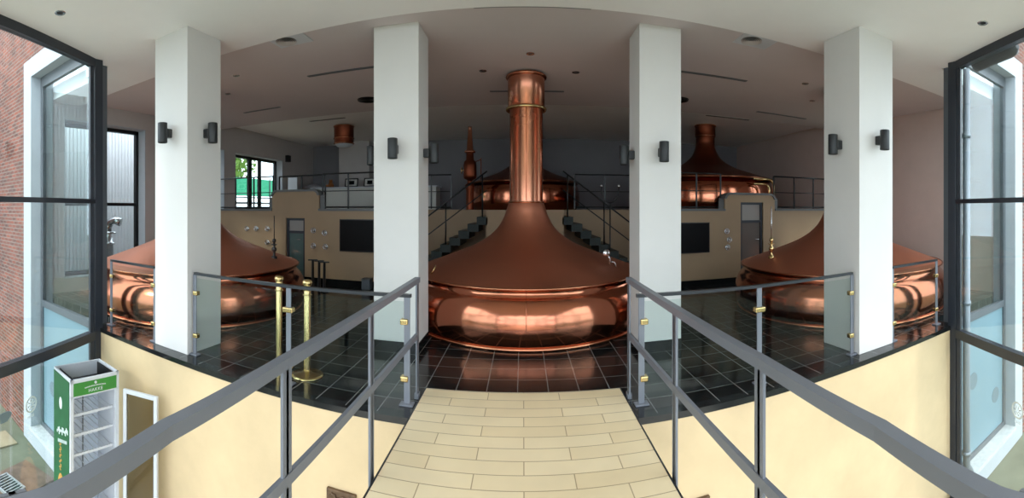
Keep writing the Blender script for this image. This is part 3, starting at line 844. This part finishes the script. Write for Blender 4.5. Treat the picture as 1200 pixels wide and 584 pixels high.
# ------------------------------------------------------------------ wall lamps
def lamp_make(label):
    o = thing('wall_lamp', label, 'lamp', (0, 0, 0), group='black cylinder wall lamps')
    MB().lathe([(0.044, -0.1), (0.054, -0.115), (0.056, -0.11), (0.056, 0.11), (0.054, 0.115), (0.044, 0.1), (0.044, -0.1)], 28, (0, -0.125, 0)).build('housing', M['lamp'], o)
    MB().box((-0.035, -0.075, -0.05), (0.035, -0.001, 0.055), 0.008).build('bracket', M['lamp'], o)
    for z in (-0.07, 0.07): MB().lathe([(0, z), (0.043, z)], 20, (0, -0.125, 0)).build('lens', M['frame_grey'], o)
    return o
cx = lambda P: (P[0] + P[1]) / 2
cyy = lambda P: (P[2] + P[3]) / 2
LAMPS = [((cx(P1), P1[2], 2.53), 0, 'wall lamp on the pillar nearest the fridge, facing the lobby'),
         ((P1[1], cyy(P1), 2.53), PI / 2, 'wall lamp on the pillar nearest the fridge, on its side facing the central kettle'),
         ((cx(P2), P2[2], 2.33), 0, 'wall lamp on the front of the pillar behind the brass stanchions'),
         ((P2[1], cyy(P2), 2.31), PI / 2, 'wall lamp beside the central chimney, on the pillar near the standpipe'),
         ((P2[0], cyy(P2), 2.31), -PI / 2, 'wall lamp peeking out on the chimney drum side of a pillar'),
         ((cx(P3), P3[2], 2.30), 0, 'wall lamp on the front of the pillar next to the flared chimney kettle'),
         ((P3[0], cyy(P3), 2.29), -PI / 2, 'wall lamp beside the central chimney, on the pillar near the drooping rope'),
         ((P4[0], cyy(P4), 2.40), -PI / 2, 'wall lamp on the shaded side of the pillar by the warm toned wall'),
         ((cx(P4), P4[2], 2.45), 0, 'wall lamp on the bright front of the pillar by the warm toned wall')]
l0 = None
for loc, rz, lb in LAMPS:
    if l0 is None: l0 = lamp_make(lb); l0.location = loc; l0.rotation_euler = (0, 0, rz)
    else: dup(l0, loc, rz, lb)

# ------------------------------------------------------------------ ceiling fittings
def slot(label, x0, x1, y, z):
    o = thing('linear_diffuser', label, 'ceiling vent', ((x0 + x1) / 2, y, z), group='linear slot diffusers')
    h = (x1 - x0) / 2
    f = MB(); f.box((-h, -0.035, -0.008), (h, -0.018, 0.0)); f.box((-h, 0.018, -0.008), (h, 0.035, 0)); f.box((-h, -0.018, -0.008), (-h + 0.02, 0.018, 0)); f.box((h - 0.02, -0.018, -0.008), (h, 0.018, 0))
    f.build('frame', M['frame_grey'], o)
    MB().box((-h + 0.02, -0.018, -0.003), (h - 0.02, 0.018, -0.001)).build('slot', M['trim'], o)
slot('linear slot diffuser at the edge of the white front ceiling', -0.52, 0.72, 4.45, ZI)
slot('linear slot diffuser beside the pillar behind the brass stanchions', -3.31, -1.75, 6.0, ZI)
slot('linear slot diffuser behind the central copper chimney', -0.60, 0.74, 7.7, ZI)
slot('linear slot diffuser beside the pillar next to the flared chimney', 2.1, 3.55, 6.15, ZI)
slot('linear slot diffuser near the terrace window side of the ceiling', -5.75, -4.80, 7.5, ZI)
slot('linear slot diffuser nearest the warm toned wall', 4.85, 6.2, 7.95, ZI)
slot('linear slot diffuser by the short copper chimney drum', -5.3, -4.3, 9.7, ZB)
slot('linear slot diffuser by the flared kettle chimney', 4.3, 5.5, 9.4, ZB)
def swirl(label, x, y, sq=True):
    o = thing('air_diffuser', label, 'ceiling vent', (x, y, ZI), group='ceiling air diffusers')
    R = 0.13 if sq else 0.2
    if sq: MB().box((-0.24, -0.17, -0.012), (0.24, 0.17, 0), 0.003).build('vent_plate', M['white_metal'], o)
    d = MB(); ox = -0.06 if sq else 0.0
    for k in range(5): d.lathe([(R * (1 - k * 0.2), -0.022), (R * (1 - k * 0.2) - 0.022, -0.012)], 32, (ox, 0, 0))
    d.build('vent_louvre', M['wall'] if sq else M['black'], o)
    MB().lathe([(0, -0.0125), (R, -0.0125), (R + 0.004, -0.001)], 32, (ox, 0, 0)).build('vent_core', M['trim'] if sq else M['black'], o)
swirl('square white air diffuser at the ceiling edge on the stanchion side', -2.78, 4.58)
swirl('square white air diffuser at the ceiling edge on the flared chimney side', 2.80, 4.62)
swirl('round dark air diffuser beside the pillar with the hidden lamp', -2.95, 7.75, False)
swirl('round dark air diffuser beside the pillar next to the flared chimney', 2.95, 7.75, False)
def spot_make(label):
    o = thing('downlight', label, 'ceiling light', (0, 0, 0), group='recessed ceiling downlights')
    MB().lathe([(0.035, -0.002), (0.055, -0.006), (0.06, -0.001)], 24).build('trim_ring', M['steel'], o)
    MB().lathe([(0, -0.001), (0.036, -0.002)], 20).build('reflector', M['black'], o)
    return o
SP = [((-3.98, 2.1, ZF), 'downlight in the white front ceiling above the fridge corner'), ((4.18, 2.25, ZF), 'downlight in the white front ceiling at the downpipe corner'),
      ((-4.25, 5.34, ZI), 'downlight beside the pillar lamp, nearer of two over the stanchion side kettle'), ((-5.04, 6.08, ZI), 'downlight beside the pillar lamp, farther of two over the stanchion side kettle'),
      ((-0.62, 6.55, ZI), 'downlight beside the central chimney on the standpipe side'), ((0.10, 5.85, ZI), 'downlight in front of the central chimney top'), ((0.82, 6.6, ZI), 'downlight beside the central chimney on the flared kettle side'),
      ((4.45, 5.72, ZI), 'nearer of two downlights by the pillar on the warm wall side'), ((5.27, 6.54, ZI), 'farther of two downlights by the pillar on the warm wall side')]
d0 = None
for loc, lb in SP:
    if d0 is None: d0 = spot_make(lb); d0.location = loc
    else: dup(d0, loc, 0, lb)

# ------------------------------------------------------------------ counter with pictures on the mezzanine
t = thing('display_counter', 'pale grey counter with white top on the mezzanine below framed photos', 'counter', (-4.9, 12.9, ZM))
MB().box((-1.9, -0.3, 0), (2.3, 0.3, 0.69), 0.004).build('body', M['counter'], t)
MB().box((-1.95, -0.34, 0.69), (2.35, 0.32, 0.73), 0.006).build('top', M['white_metal'], t)
def picture(label, x, w_, h_):
    o = thing('framed_picture', label, 'picture', (x, 12.75, ZM + 0.73), group='framed photos on the counter')
    T = Matrix.Rotation(math.radians(-12), 4, 'X')
    f = MB(); fw = 0.035
    for lo, hi in (((-w_ / 2, -0.012, 0), (w_ / 2, 0.012, fw)), ((-w_ / 2, -0.012, h_ - fw), (w_ / 2, 0.012, h_)), ((-w_ / 2, -0.012, fw), (-w_ / 2 + fw, 0.012, h_ - fw)), ((w_ / 2 - fw, -0.012, fw), (w_ / 2, 0.012, h_ - fw))): f.box(lo, hi, 0, T)
    f.build('frame', M['black'], o)
    MB().box((-w_ / 2 + fw, -0.006, fw), (w_ / 2 - fw, 0.006, h_ - fw), 0, T).build('print', M['paper'], o)
    MB().box((-w_ * 0.22, -0.0085, h_ * 0.28), (w_ * 0.22, -0.0065, h_ * 0.72), 0, T).build('image', M['screen'], o)
picture('black framed photo beside the orange plush toy', px(411.5, 219, 12.75).x, 0.46, 0.29)
picture('black framed photo next to the white pillar', px(433, 219, 12.75).x, 0.40, 0.29)
t = thing('plush_toy', 'small orange plush toy sitting on the counter', 'toy', (px(388, 219, 12.7).x, 12.68, ZM + 0.732))
m = MB(); m.lathe([(0, 0), (0.09, 0.01), (0.10, 0.07), (0.07, 0.14), (0, 0.16)], 16); m.build('body', M['teddy'], t)
h = MB(); h.lathe([(0, -0.06), (0.055, -0.03), (0.06, 0.01), (0.04, 0.05), (0, 0.06)], 16, (0, 0, 0.19)); h.lathe([(0, -0.02), (0.02, 0), (0, 0.02)], 10, (-0.045, 0, 0.245)); h.lathe([(0, -0.02), (0.02, 0), (0, 0.02)], 10, (0.045, 0, 0.245)); h.build('head', M['teddy'], t)
for s in (-1, 1): MB().tube([(0.06 * s, -0.02, 0.05), (0.13 * s, -0.10, 0.05)], [0.04, 0.03], 10).build('leg', M['teddy'], t)
t = thing('cloth_bundle', 'low grey cloth bundle on the counter near the white board', 'cloth', (px(366, 219, 12.7).x, 12.7, ZM + 0.73))
m = MB(); m.lathe([(0, 0), (0.30, 0.0), (0.31, 0.05), (0.24, 0.10), (0.12, 0.13), (0, 0.12)], 24); o = m.build('fold', M['cloth'], t); o.scale = (1, 0.55, 1)
m = MB(); m.lathe([(0, 0), (0.18, 0.0), (0.17, 0.05), (0.06, 0.08), (0, 0.085)], 20, (0.22, -0.02, 0)); m.build('flap', M['wall_dark'], t).scale = (1, 0.6, 1)
t = thing('notice_board', 'tall white notice board on black feet beside the terrace window', 'notice board', (px(343, 221, 11.6).x, 11.6, ZM))
MB().box((-0.17, -0.012, 0.30), (0.17, 0.012, 1.02), 0.003).build('panel', M['white_metal'], t)
MB().box((-0.18, -0.02, 1.02), (0.18, 0.02, 1.08), 0.003).build('header', M['black'], t)
for s in (-1, 1): MB().box((0.14 * s - 0.012, -0.14, 0), (0.14 * s + 0.012, 0.14, 0.3), 0.003).build('foot', M['black'], t)
o = thing('wall_speaker', 'small black box high on the wall above the terrace window corner', 'loudspeaker', (XL, 11.95, 3.3))
MB().box((0.0, -0.09, -0.11), (0.12, 0.09, 0.11), 0.01).build('cabinet', M['black'], o); MB().box((0.12, -0.075, -0.095), (0.126, 0.075, 0.095), 0.002).build('grille', M['lamp'], o)

# ------------------------------------------------------------------ bronze relief plaques on the cream wall
def plaque(label, x0, x1, z1):
    o = thing('bronze_plaque', label, 'plaque', ((x0 + x1) / 2, YF, z1), group='bronze plaques')
    h = (x1 - x0) / 2
    MB().box((-h, -0.03, -0.30), (h, -0.001, 0), 0.004).build('plate', M['bronze'], o)
    r = MB()
    rr = random.Random(3 if x0 < 0 else 4)
    for k in range(3):
        z = -0.05 - 0.08 * k
        pts = [(-h * 0.75 + 1.5 * h * i / 10, -0.034, z + 0.018 * math.sin(i * 1.3 + k * 2) + rr.uniform(-0.006, 0.006)) for i in range(11)]
        r.tube(pts, 0.009, 6)
    for k in range(6):
        r.lathe([(0, -0.012), (0.012, 0), (0, 0.012)], 8, (rr.uniform(-h * .7, h * .7), -0.034, rr.uniform(-0.26, -0.03)))
    r.build('relief', M['bronze'], o)
plaque('square bronze relief plaque on the cream wall on the fridge side of the bridge', -1.60, -1.335, -0.70)
plaque('square bronze relief plaque on the cream wall on the downpipe side of the bridge', 1.24, 1.51, -0.745)

# ------------------------------------------------------------------ display fridge
FA = Vector((-4.11, 2.30)); FBk = Vector((-4.06, 2.92))      # bottom edge of the front, left to right as seen
fd = (FBk - FA).normalized(); fn = Vector((fd.y, -fd.x))      # along the front; outwards
W, D, HF = (FBk - FA).length, 0.48, -0.25 - ZG
fr = thing('display_fridge', 'white display fridge with green sign and open glass door against the cream wall', 'fridge', (FA.x, FA.y, ZG))
fr.rotation_euler = (0, 0, math.atan2(fd.y, fd.x))            # local x along the front, local +y into the fridge
T = 0.05
zs0, zs1 = HF - 0.185, HF - 0.04; ZO = HF - 0.20                               # green sign band
c = MB()
c.box((0, 0.02, 0), (T, D, ZO)); c.box((W - T, 0.02, 0), (W, D, ZO)); c.box((0, 0.02, ZO), (0.02, D, HF)); c.box((W - 0.02, 0.02, ZO), (W, D, HF)); c.box((0.02, D - 0.02, ZO), (W - 0.02, D, HF)); c.box((T, D - T, 0.1), (W - T, D, ZO))
c.box((T, 0.02, 0), (W - T, D - T, 0.16)); c.box((T, 0.02, ZO), (W - T, D - T, ZO + 0.03))
c.box((0, 0, HF - 0.04), (W, 0.02, HF)); c.box((0, 0, ZO), (W, 0.02, ZO + 0.02)); c.box((0, 0, 0), (0.035, 0.02, HF)); c.box((W - 0.035, 0, 0), (W, 0.02, HF)); c.box((0.035, 0, 0), (W - 0.035, 0.02, 0.16))
c.build('cabinet', M['white_metal'], fr)
MB().box((T + 0.001, D - T - 0.012, 0.16), (W - T - 0.001, D - T - 0.001, ZO)).build('lining', M['fridge_in'], fr)
MB().box((0.035, -0.004, zs0), (W - 0.035, 0.016, zs1)).build('sign', M['green'], fr)
m = MB(); m.box((T, 0.03, ZO + 0.03), (W - T, D - T, ZO + 0.04)); m.box((T, 0.02, ZO + 0.04), (W - T, 0.03, HF - 0.012)); m.box((T, 0.03, ZO + 0.04), (T + 0.01, D - T, HF - 0.012)); m.box((W - T - 0.01, 0.03, ZO + 0.04), (W - T, D - T, HF - 0.012)); m.build('top_tray', M['black'], fr)
# lettering on the sign
def text(body, size, loc, name, m, rz=0, sub=None, parent=fr, rx=PI / 2, extr=0.002):
    cu = bpy.data.curves.new(name, 'FONT'); cu.body = body; cu.size = size; cu.align_x = 'CENTER'; cu.extrude = extr; cu.space_character = 1.15
    tmp = bpy.data.objects.new(name, cu); COL.objects.link(tmp)
    dg = bpy.context.evaluated_depsgraph_get(); dg.update()
    me = bpy.data.meshes.new_from_object(tmp.evaluated_get(dg))
    bpy.data.objects.remove(tmp); bpy.data.curves.remove(cu)
    me.materials.clear(); me.materials.append(m)
    o = bpy.data.objects.new(name, me); COL.objects.link(o); o.parent = parent; o.location = loc; o.rotation_euler = (rx, 0, rz)
    return o
text('HAKKE', 0.052, (W / 2, -0.006, zs0 + 0.022), 'lettering', M['white_metal'])
e = MB()
for k in range(17): e.box((W / 2 - 0.136 + k * 0.016, -0.007, zs0 + 0.066 + 0.014 * math.cos((k - 8) / 8 * 1.2)), (W / 2 - 0.136 + k * 0.016 + 0.010, -0.004, zs0 + 0.078 + 0.014 * math.cos((k - 8) / 8 * 1.2)))
e.build('lettering', M['white_metal'], fr)
MB().lathe([(0, -0.001), (0.016, -0.001), (0.016, 0.003), (0, 0.003)], 16, M=Matrix.Translation((W / 2, -0.005, zs0 + 0.118)) @ Matrix.Rotation(PI / 2, 4, 'X')).build('emblem', M['white_metal'], fr)
# printed side panel
MB().box((-0.006, 0.03, 0.02), (-0.0005, D - 0.01, HF - 0.03)).build('side_panel', M['green_dark'], fr)
sp = MB()
sp.prism([(0.25 + 0.11 * math.cos(a), 0.85 + 0.34 * math.sin(a)) for a in [2 * PI * k / 24 for k in range(24)]], 0, 0.004, Matrix(((0, 0, -1, -0.006), (1, 0, 0, 0), (0, 1, 0, 0), (0, 0, 0, 1))))
sp.build('bottle_print', M['beer'], fr)
YZ = Matrix(((0, 0, -1, -0.006), (1, 0, 0, 0), (0, 1, 0, 0), (0, 0, 0, 1)))
sl = MB()
for k in range(11): sl.box((-0.009, 0.06 + 0.029 * k, 1.72 - 0.01 * k + 0.02 * math.sin(k * 2.2)), (-0.006, 0.08 + 0.029 * k, 1.77 - 0.01 * k + 0.02 * math.sin(k * 1.7)))
sl.build('title_lettering', M['etch'], fr)
sl = MB()
for k in range(9): sl.box((-0.009, 0.09 + 0.029 * k, 1.60 - 0.01 * k), (-0.006, 0.105 + 0.029 * k, 1.635 - 0.01 * k))
sl.build('subtitle_lettering', M['etch'], fr)
MB().prism([(0.26 + 0.04 * math.cos(a), 2.0 + 0.07 * math.sin(a)) for a in [2 * PI * k / 16 for k in range(16)]], 0, 0.003, YZ).build('side_emblem', M['etch'], fr)
sl = MB()
for k in range(16): sl.box((-0.009, 0.25 + 0.02 * math.sin(k * 1.9), 1.22 + k * 0.02), (-0.006, 0.28 + 0.02 * math.sin(k * 1.9), 1.234 + k * 0.02))
sl.build('slogan_lettering', M['beer'], fr)
# wire shelves
for k in range(8):
    z = ZO - 0.235 - k * 0.225
    m = MB()
    m.box((T + 0.004, 0.05, z), (W - T - 0.004, 0.065, z + 0.028))
    for i in range(8):
        x = T + 0.015 + (W - 2 * T - 0.03) * i / 7
        m.box((x - 0.003, 0.065, z + 0.004), (x + 0.003, D - T - 0.02, z + 0.010))
    m.box((T + 0.004, D - T - 0.02, z), (W - T - 0.004, D - T - 0.013, z + 0.012))
    m.build('shelf', M['shelf'], fr)
MB().box((W * 0.56, D - T - 0.022, 0.2), (W * 0.56 + 0.012, D - T - 0.0125, ZO - 0.02)).build('shelf_rail', M['trim'], fr)
# open door: hinged at the far side, swung out against the wall
zd0, zd1 = 0.10, ZO + 0.005
hx, hy = W + 0.01, -0.01
tip = Vector((-3.615, 3.10)); hg = Vector((-4.05, 2.945)) + fn * 0.012
R3 = Matrix.Rotation(-math.atan2(fd.y, fd.x), 3, 'Z')
tl = R3 @ Vector((tip.x - FA.x, tip.y - FA.y, 0)); hl = R3 @ Vector((hg.x - FA.x, hg.y - FA.y, 0)); hl.x += 0.0
dv = (tl - hl).normalized(); LD = 0.62
dm = Matrix(((dv.x, -dv.y, 0, hl.x + dv.x * 0.03), (dv.y, dv.x, 0, hl.y + dv.y * 0.03), (0, 0, 1, 0), (0, 0, 0, 1)))
LD = (tl - hl).length
m = MB(); q = 0.045
for lo, hi in (((0, -0.02, zd0), (q, 0.02, zd1)), ((LD - q, -0.02, zd0), (LD, 0.02, zd1)), ((q, -0.02, zd0), (LD - q, 0.02, zd0 + q)), ((q, -0.02, zd1 - q), (LD - q, 0.02, zd1))): m.box(lo, hi, 0.004, dm)
do = m.build('door', M['white_metal'], fr)
MB().box((q, -0.006, zd0 + q), (LD - q, 0.006, zd1 - q), 0, dm).build('door_glass', M['glass_door'], do)
MB().box((LD - 0.03, 0.02, 0.95), (LD - 0.012, 0.045, 1.25), 0.004, dm).build('handle', M['trim'], do)

# ------------------------------------------------------------------ outside: pipes, ground details, cladding
dp = thing('downpipe', 'grey rain downpipe with a curved shoe outside the glass', 'pipe', (5.27, 3.10, ZG))
MB().tube([(0, 0, 6.25), (0, 0, 0.55)] + [(0.22 - 0.22 * math.cos(a) if 0 else 0.16 * math.sin(a), -0.0, 0.55 - 0.22 * (1 - math.cos(a)) - 0.1 * math.sin(a)) for a in [PI / 2 * k / 6 for k in range(1, 7)]] + [(0.30, -0.04, 0.20), (0.36, -0.05, 0.10)], 0.055, 16).build('pipe', M['pvc'], dp)
for z in (5.3, 2.9, 0.75): MB().lathe([(0.056, -0.03), (0.066, -0.03), (0.066, 0.03), (0.056, 0.03)], 20, (0, 0, z)).build('collar', M['pvc'], dp)
gt = thing('rain_gutter', 'dark curved gutter under the roof edge above the downpipe', 'gutter', (5.2, 3.0, ZF + 0.0))
q = (Vector((HB_[0], HB_[1], 0)) - Vector((HA_[0], HA_[1], 0))).normalized(); nn = Vector((-q.y, q.x, 0))
nn = nn if nn.x > 0 else -nn
st = Vector((5.14, 3.10, 0)) - Vector((5.2, 3.0, 0)) + nn * 0.13
MB().tube([st + q * (0.18 + 0.77 * k / 10) + Vector((0, 0, -0.06 + 0.0 * k)) for k in range(11)] + [st + q * 1.02 + Vector((0, 0, -0.05))], [0.10] * 10 + [0.085, 0.03], 16).build('trough', M['dark_steel'], gt)

t = thing('drain_grate', 'steel bar grate set over a drain in the rusty slab outside', 'grate', (-6.22, 2.36, ZG - 0.065), 0.3)
m = MB()
for lo, hi in (((-0.24, -0.17, 0), (0.24, -0.14, 0.03)), ((-0.24, 0.14, 0), (0.24, 0.17, 0.03)), ((-0.24, -0.14, 0), (-0.21, 0.14, 0.03)), ((0.21, -0.14, 0), (0.24, 0.14, 0.03))): m.box(lo, hi)
m.build('frame', M['grate'], t)
m = MB()
for k in range(7): m.box((-0.19 + k * 0.058, -0.14, 0.005), (-0.17 + k * 0.058, 0.14, 0.025))
m.build('bars', M['grate'], t)
MB().box((-0.21, -0.14, 0), (0.21, 0.14, 0.003)).build('pit', M['black'], t)
o = MB().box((-0.36, -0.42, 0), (0.36, 0.42, 0.045), 0.006).build('drain_slab', M['rust']); o.location = (-6.29, 2.60, ZG - 0.11); o.rotation_euler = (0, 0, 0.3)
o['label'] = 'rusty brown slab around the drain grate outside the glass'; o['category'] = 'slab'
o = MB().box((-0.25, -0.2, 0), (0.25, 0.2, 0.03), 0.005).build('paving_slab', M['paving']); o.location = (-7.55, 2.75, ZG - 0.11); o.rotation_euler = (0, 0, 0.1)
o['label'] = 'pale sandstone paving slab outside beyond the rusty drain slab'; o['category'] = 'slab'

# black convector below the glass at the downpipe corner
t = thing('floor_convector', 'black floor convector with grille at the foot of the glass wall', 'heater', (0, 0, ZG))
a, c = Vector((4.98, 3.10, 0)), Vector((4.15, 1.2, 0))
MB().bar(a + Vector((0, 0, 0.14)), c + Vector((0, 0, 0.14)), 0.22, 0.28, 0.006).build('casing', M['black'], t)
g = MB(); qd = (c - a)
for k in range(22): p = a.lerp(c, (k + 1) / 24); nrm = Vector((-qd.y, qd.x, 0)).normalized(); g.bar(p - nrm * 0.08 + Vector((0, 0, 0.285)), p + nrm * 0.08 + Vector((0, 0, 0.285)), 0.012, 0.012, 0)
g.build('grille', M['dark_steel'], t)

# stickers on the glazing
def sticker_on_glass(label, A, B_, x_px, y_px, R, kind):
    A, Bv = Vector((A[0], A[1])), Vector((B_[0], B_[1]))
    th = (x_px - CX) / F
    d = Vector((math.sin(th), math.cos(th))); e_ = Bv - A
    det = d.x * (-e_.y) - d.y * (-e_.x)
    t_ = (A.x * (-e_.y) - A.y * (-e_.x)) / det
    p = d * t_; z = EYE - (y_px - CY) / F * t_
    nrm = Vector((-e_.y, e_.x)).normalized()
    if nrm.dot(-p) < 0: nrm = -nrm
    p = p + nrm * 0.009
    o = thing('glass_sticker', label, 'sticker', (p.x, p.y, z), math.atan2(nrm.x, -nrm.y), group=None)
    if kind == 'emblem':
        X = Matrix.Rotation(PI / 2, 4, 'X')
        m = MB()
        m.lathe([(R * 0.78, -0.001), (R * 0.78, 0.001), (R, 0.001), (R, -0.001), (R * 0.78, -0.001)], 40, M=X, smooth=False); m.build('ring', M['etch'], o)
        n = MB()
        for k in range(8):
            a = k * PI / 4; n.bar((R * 0.2 * math.cos(a), 0, R * 0.2 * math.sin(a)), (R * 0.68 * math.cos(a + 0.35), 0, R * 0.68 * math.sin(a + 0.35)), 0.002, R * 0.14, 0)
        n.build('motif', M['etch'], o)
        u = MB()
        for k in range(4): u.box((-R * 0.5 + k * R * 0.28, -0.001, -R * 1.55), (-R * 0.5 + k * R * 0.28 + R * 0.12, 0.001, -R * 1.22))
        u.build('lettering', M['etch'], o)
    else:
        pts = [(R * (1 + 0.22 * math.sin(3 * a + 1)) * math.cos(a), R * 0.8 * (1 + 0.18 * math.cos(2 * a)) * math.sin(a)) for a in [2 * PI * k / 40 for k in range(40)]]
        MB().prism(pts, -0.001, 0.001, Matrix.Rotation(PI / 2, 4, 'X')).build('silhouette', M['disc'], o)
sticker_on_glass('pale round emblem sticker on the glass wall beside the fridge', GA, GB, 36, 474, 0.095, 'emblem')
sticker_on_glass('grey silhouette sticker on the glass wall near the drain grate', GA, GB, 5, 489, 0.085, 'bird')
sticker_on_glass('pale round emblem sticker on the glass wall beside the downpipe', HA_, HB_, 1193, 481, 0.10, 'emblem')
def disc(label, x, y):
    p = px(x, y, yfr + 0.02)
    o = MB().lathe([(0, 0.004), (0.135, 0.004), (0.135, 0), (0, 0)], 32, smooth=False, M=Matrix.Rotation(PI / 2, 4, 'X')).build('window_sticker', M['disc'])
    o.location = (p.x, yfr + 0.029, p.z); o['label'] = label; o['category'] = 'sticker'; o['group'] = 'grey disc stickers'
disc('grey disc sticker on the frosted window beside the fridge', 62, 457)
disc('grey disc sticker on the frosted window, close to the downpipe', 1141, 447)
disc('grey disc sticker on the frosted window, farther from the downpipe', 1167, 463)

# cladding, vent and roof outside the left window
b = MB(); n = 88
prof = []
for k in range(n):
    y = 1.0 + k * 0.11
    prof += [(y, 0.0), (y + 0.05, 0.0), (y + 0.062, 0.02), (y + 0.098, 0.02)]
vs = [(-9.6 + d, y, z) for z in (-0.1, 4.6) for y, d in prof]; m_ = len(prof)
b.add(vs, [[i, i + 1, m_ + i + 1, m_ + i] for i in range(m_ - 1)])
b.box((-9.80, 1.0, -0.1), (-9.63, 1.0 + n * 0.11, 4.6))
struct(b, 'wall_cladding', M['corrugated'], label='silver corrugated cladding outside the window')
struct(MB().box((-9.7, YF + 0.4, -0.1), (XL - 0.36, 8.7, 0.05)), 'roof', M['trim'])
t = thing('vent_pipe', 'stainless steel vent pipe with flange outside the window', 'vent', (-8.45, 5.75, 0.05))
MB().lathe([(0.13, 0), (0.13, 0.75), (0.17, 0.76), (0.17, 0.80), (0.11, 0.82), (0.11, 1.0)], 28).build('pipe', M['steel'], t)
MB().lathe([(0.11, 1.0), (0.2, 1.01), (0.2, 1.05), (0.12, 1.07)], 28).build('flange', M['steel'], t)
MB().tube([(0, 0, 1.05), (0, 0, 1.18), (0.05, 0.04, 1.28), (0.16, 0.12, 1.32), (0.26, 0.2, 1.28)], 0.10, 18).build('elbow', M['steel'], t)

# terrace with netting fence and trees outside the mezzanine window
struct(MB().box((-22, 8.7, ZM - 0.15), (XL - 0.36, 26, ZM - 0.02)), 'terrace', M['paving'])
t = thing('netting_fence', 'green netting fence with black posts outside the terrace window', 'fence', (-11.5, 9.5, ZM - 0.02))
MB().box((-0.01, 0, 0.62), (0.01, 12.0, 1.42)).build('netting', M['net'], t)
for k in range(9): MB().tube([(0.03, k * 1.5, 0), (0.03, k * 1.5, 1.5)], 0.03, 8).build('post', M['black'], t)
m = MB(); m.bar((0.06, 0, 0.55), (0.06, 12, 0.55), 0.04, 0.06); m.bar((0.06, 0, 0.30), (0.06, 12, 0.30), 0.04, 0.10); m.build('rail', M['black'], t)
def tree(label, loc, h, R, seed):
    o = thing('garden_tree', label, 'tree', loc, group='trees beyond the terrace')
    rr = random.Random(seed)
    MB().tube([(0, 0, 0), (0.05, 0, h * 0.5), (0, 0.05, h)], [0.14, 0.11, 0.06], 10).build('trunk', M['bark'], o)
    f = MB()
    for k in range(900):
        v = Vector((rr.gauss(0, 1), rr.gauss(0, 1), rr.gauss(0, 0.9))).normalized() * R * rr.uniform(0.4, 1.0)
        c_ = Vector((0, 0, h)) + v
        a_ = Vector((rr.uniform(-1, 1), rr.uniform(-1, 1), rr.uniform(-1, 1))).normalized() * 0.16
        b_ = a_.cross(Vector((rr.uniform(-1, 1), rr.uniform(-1, 1), rr.uniform(-1, 1)))).normalized() * 0.09
        f.add([c_ - a_, c_ + b_, c_ + a_, c_ - b_], [[0, 1, 2, 3]])
    f.build('crown', M['leaf'], o, recalc=False)
tree('leafy tree beyond the netting fence, first from the window frame', (-13.6, 12.6, ZM - 0.02), 2.2, 1.5, 1)
tree('leafy tree beyond the netting fence, deeper along the terrace', (-13.8, 16.4, ZM - 0.02), 2.3, 1.6, 2)

# ------------------------------------------------------------------ render look
sc.view_settings.view_transform = 'Standard'
sc.view_settings.look = 'None'
sc.view_settings.gamma = 1.0
sc.view_settings.use_curve_mapping = False
sc.view_settings.exposure = -0.08
sc.cycles.max_bounces = 10
sc.cycles.diffuse_bounces = 5
sc.cycles.glossy_bounces = 5
sc.cycles.transparent_max_bounces = 24
sc.cycles.transmission_bounces = 8
sc.cycles.sample_clamp_indirect = 6.0
sc.cycles.caustics_reflective = True
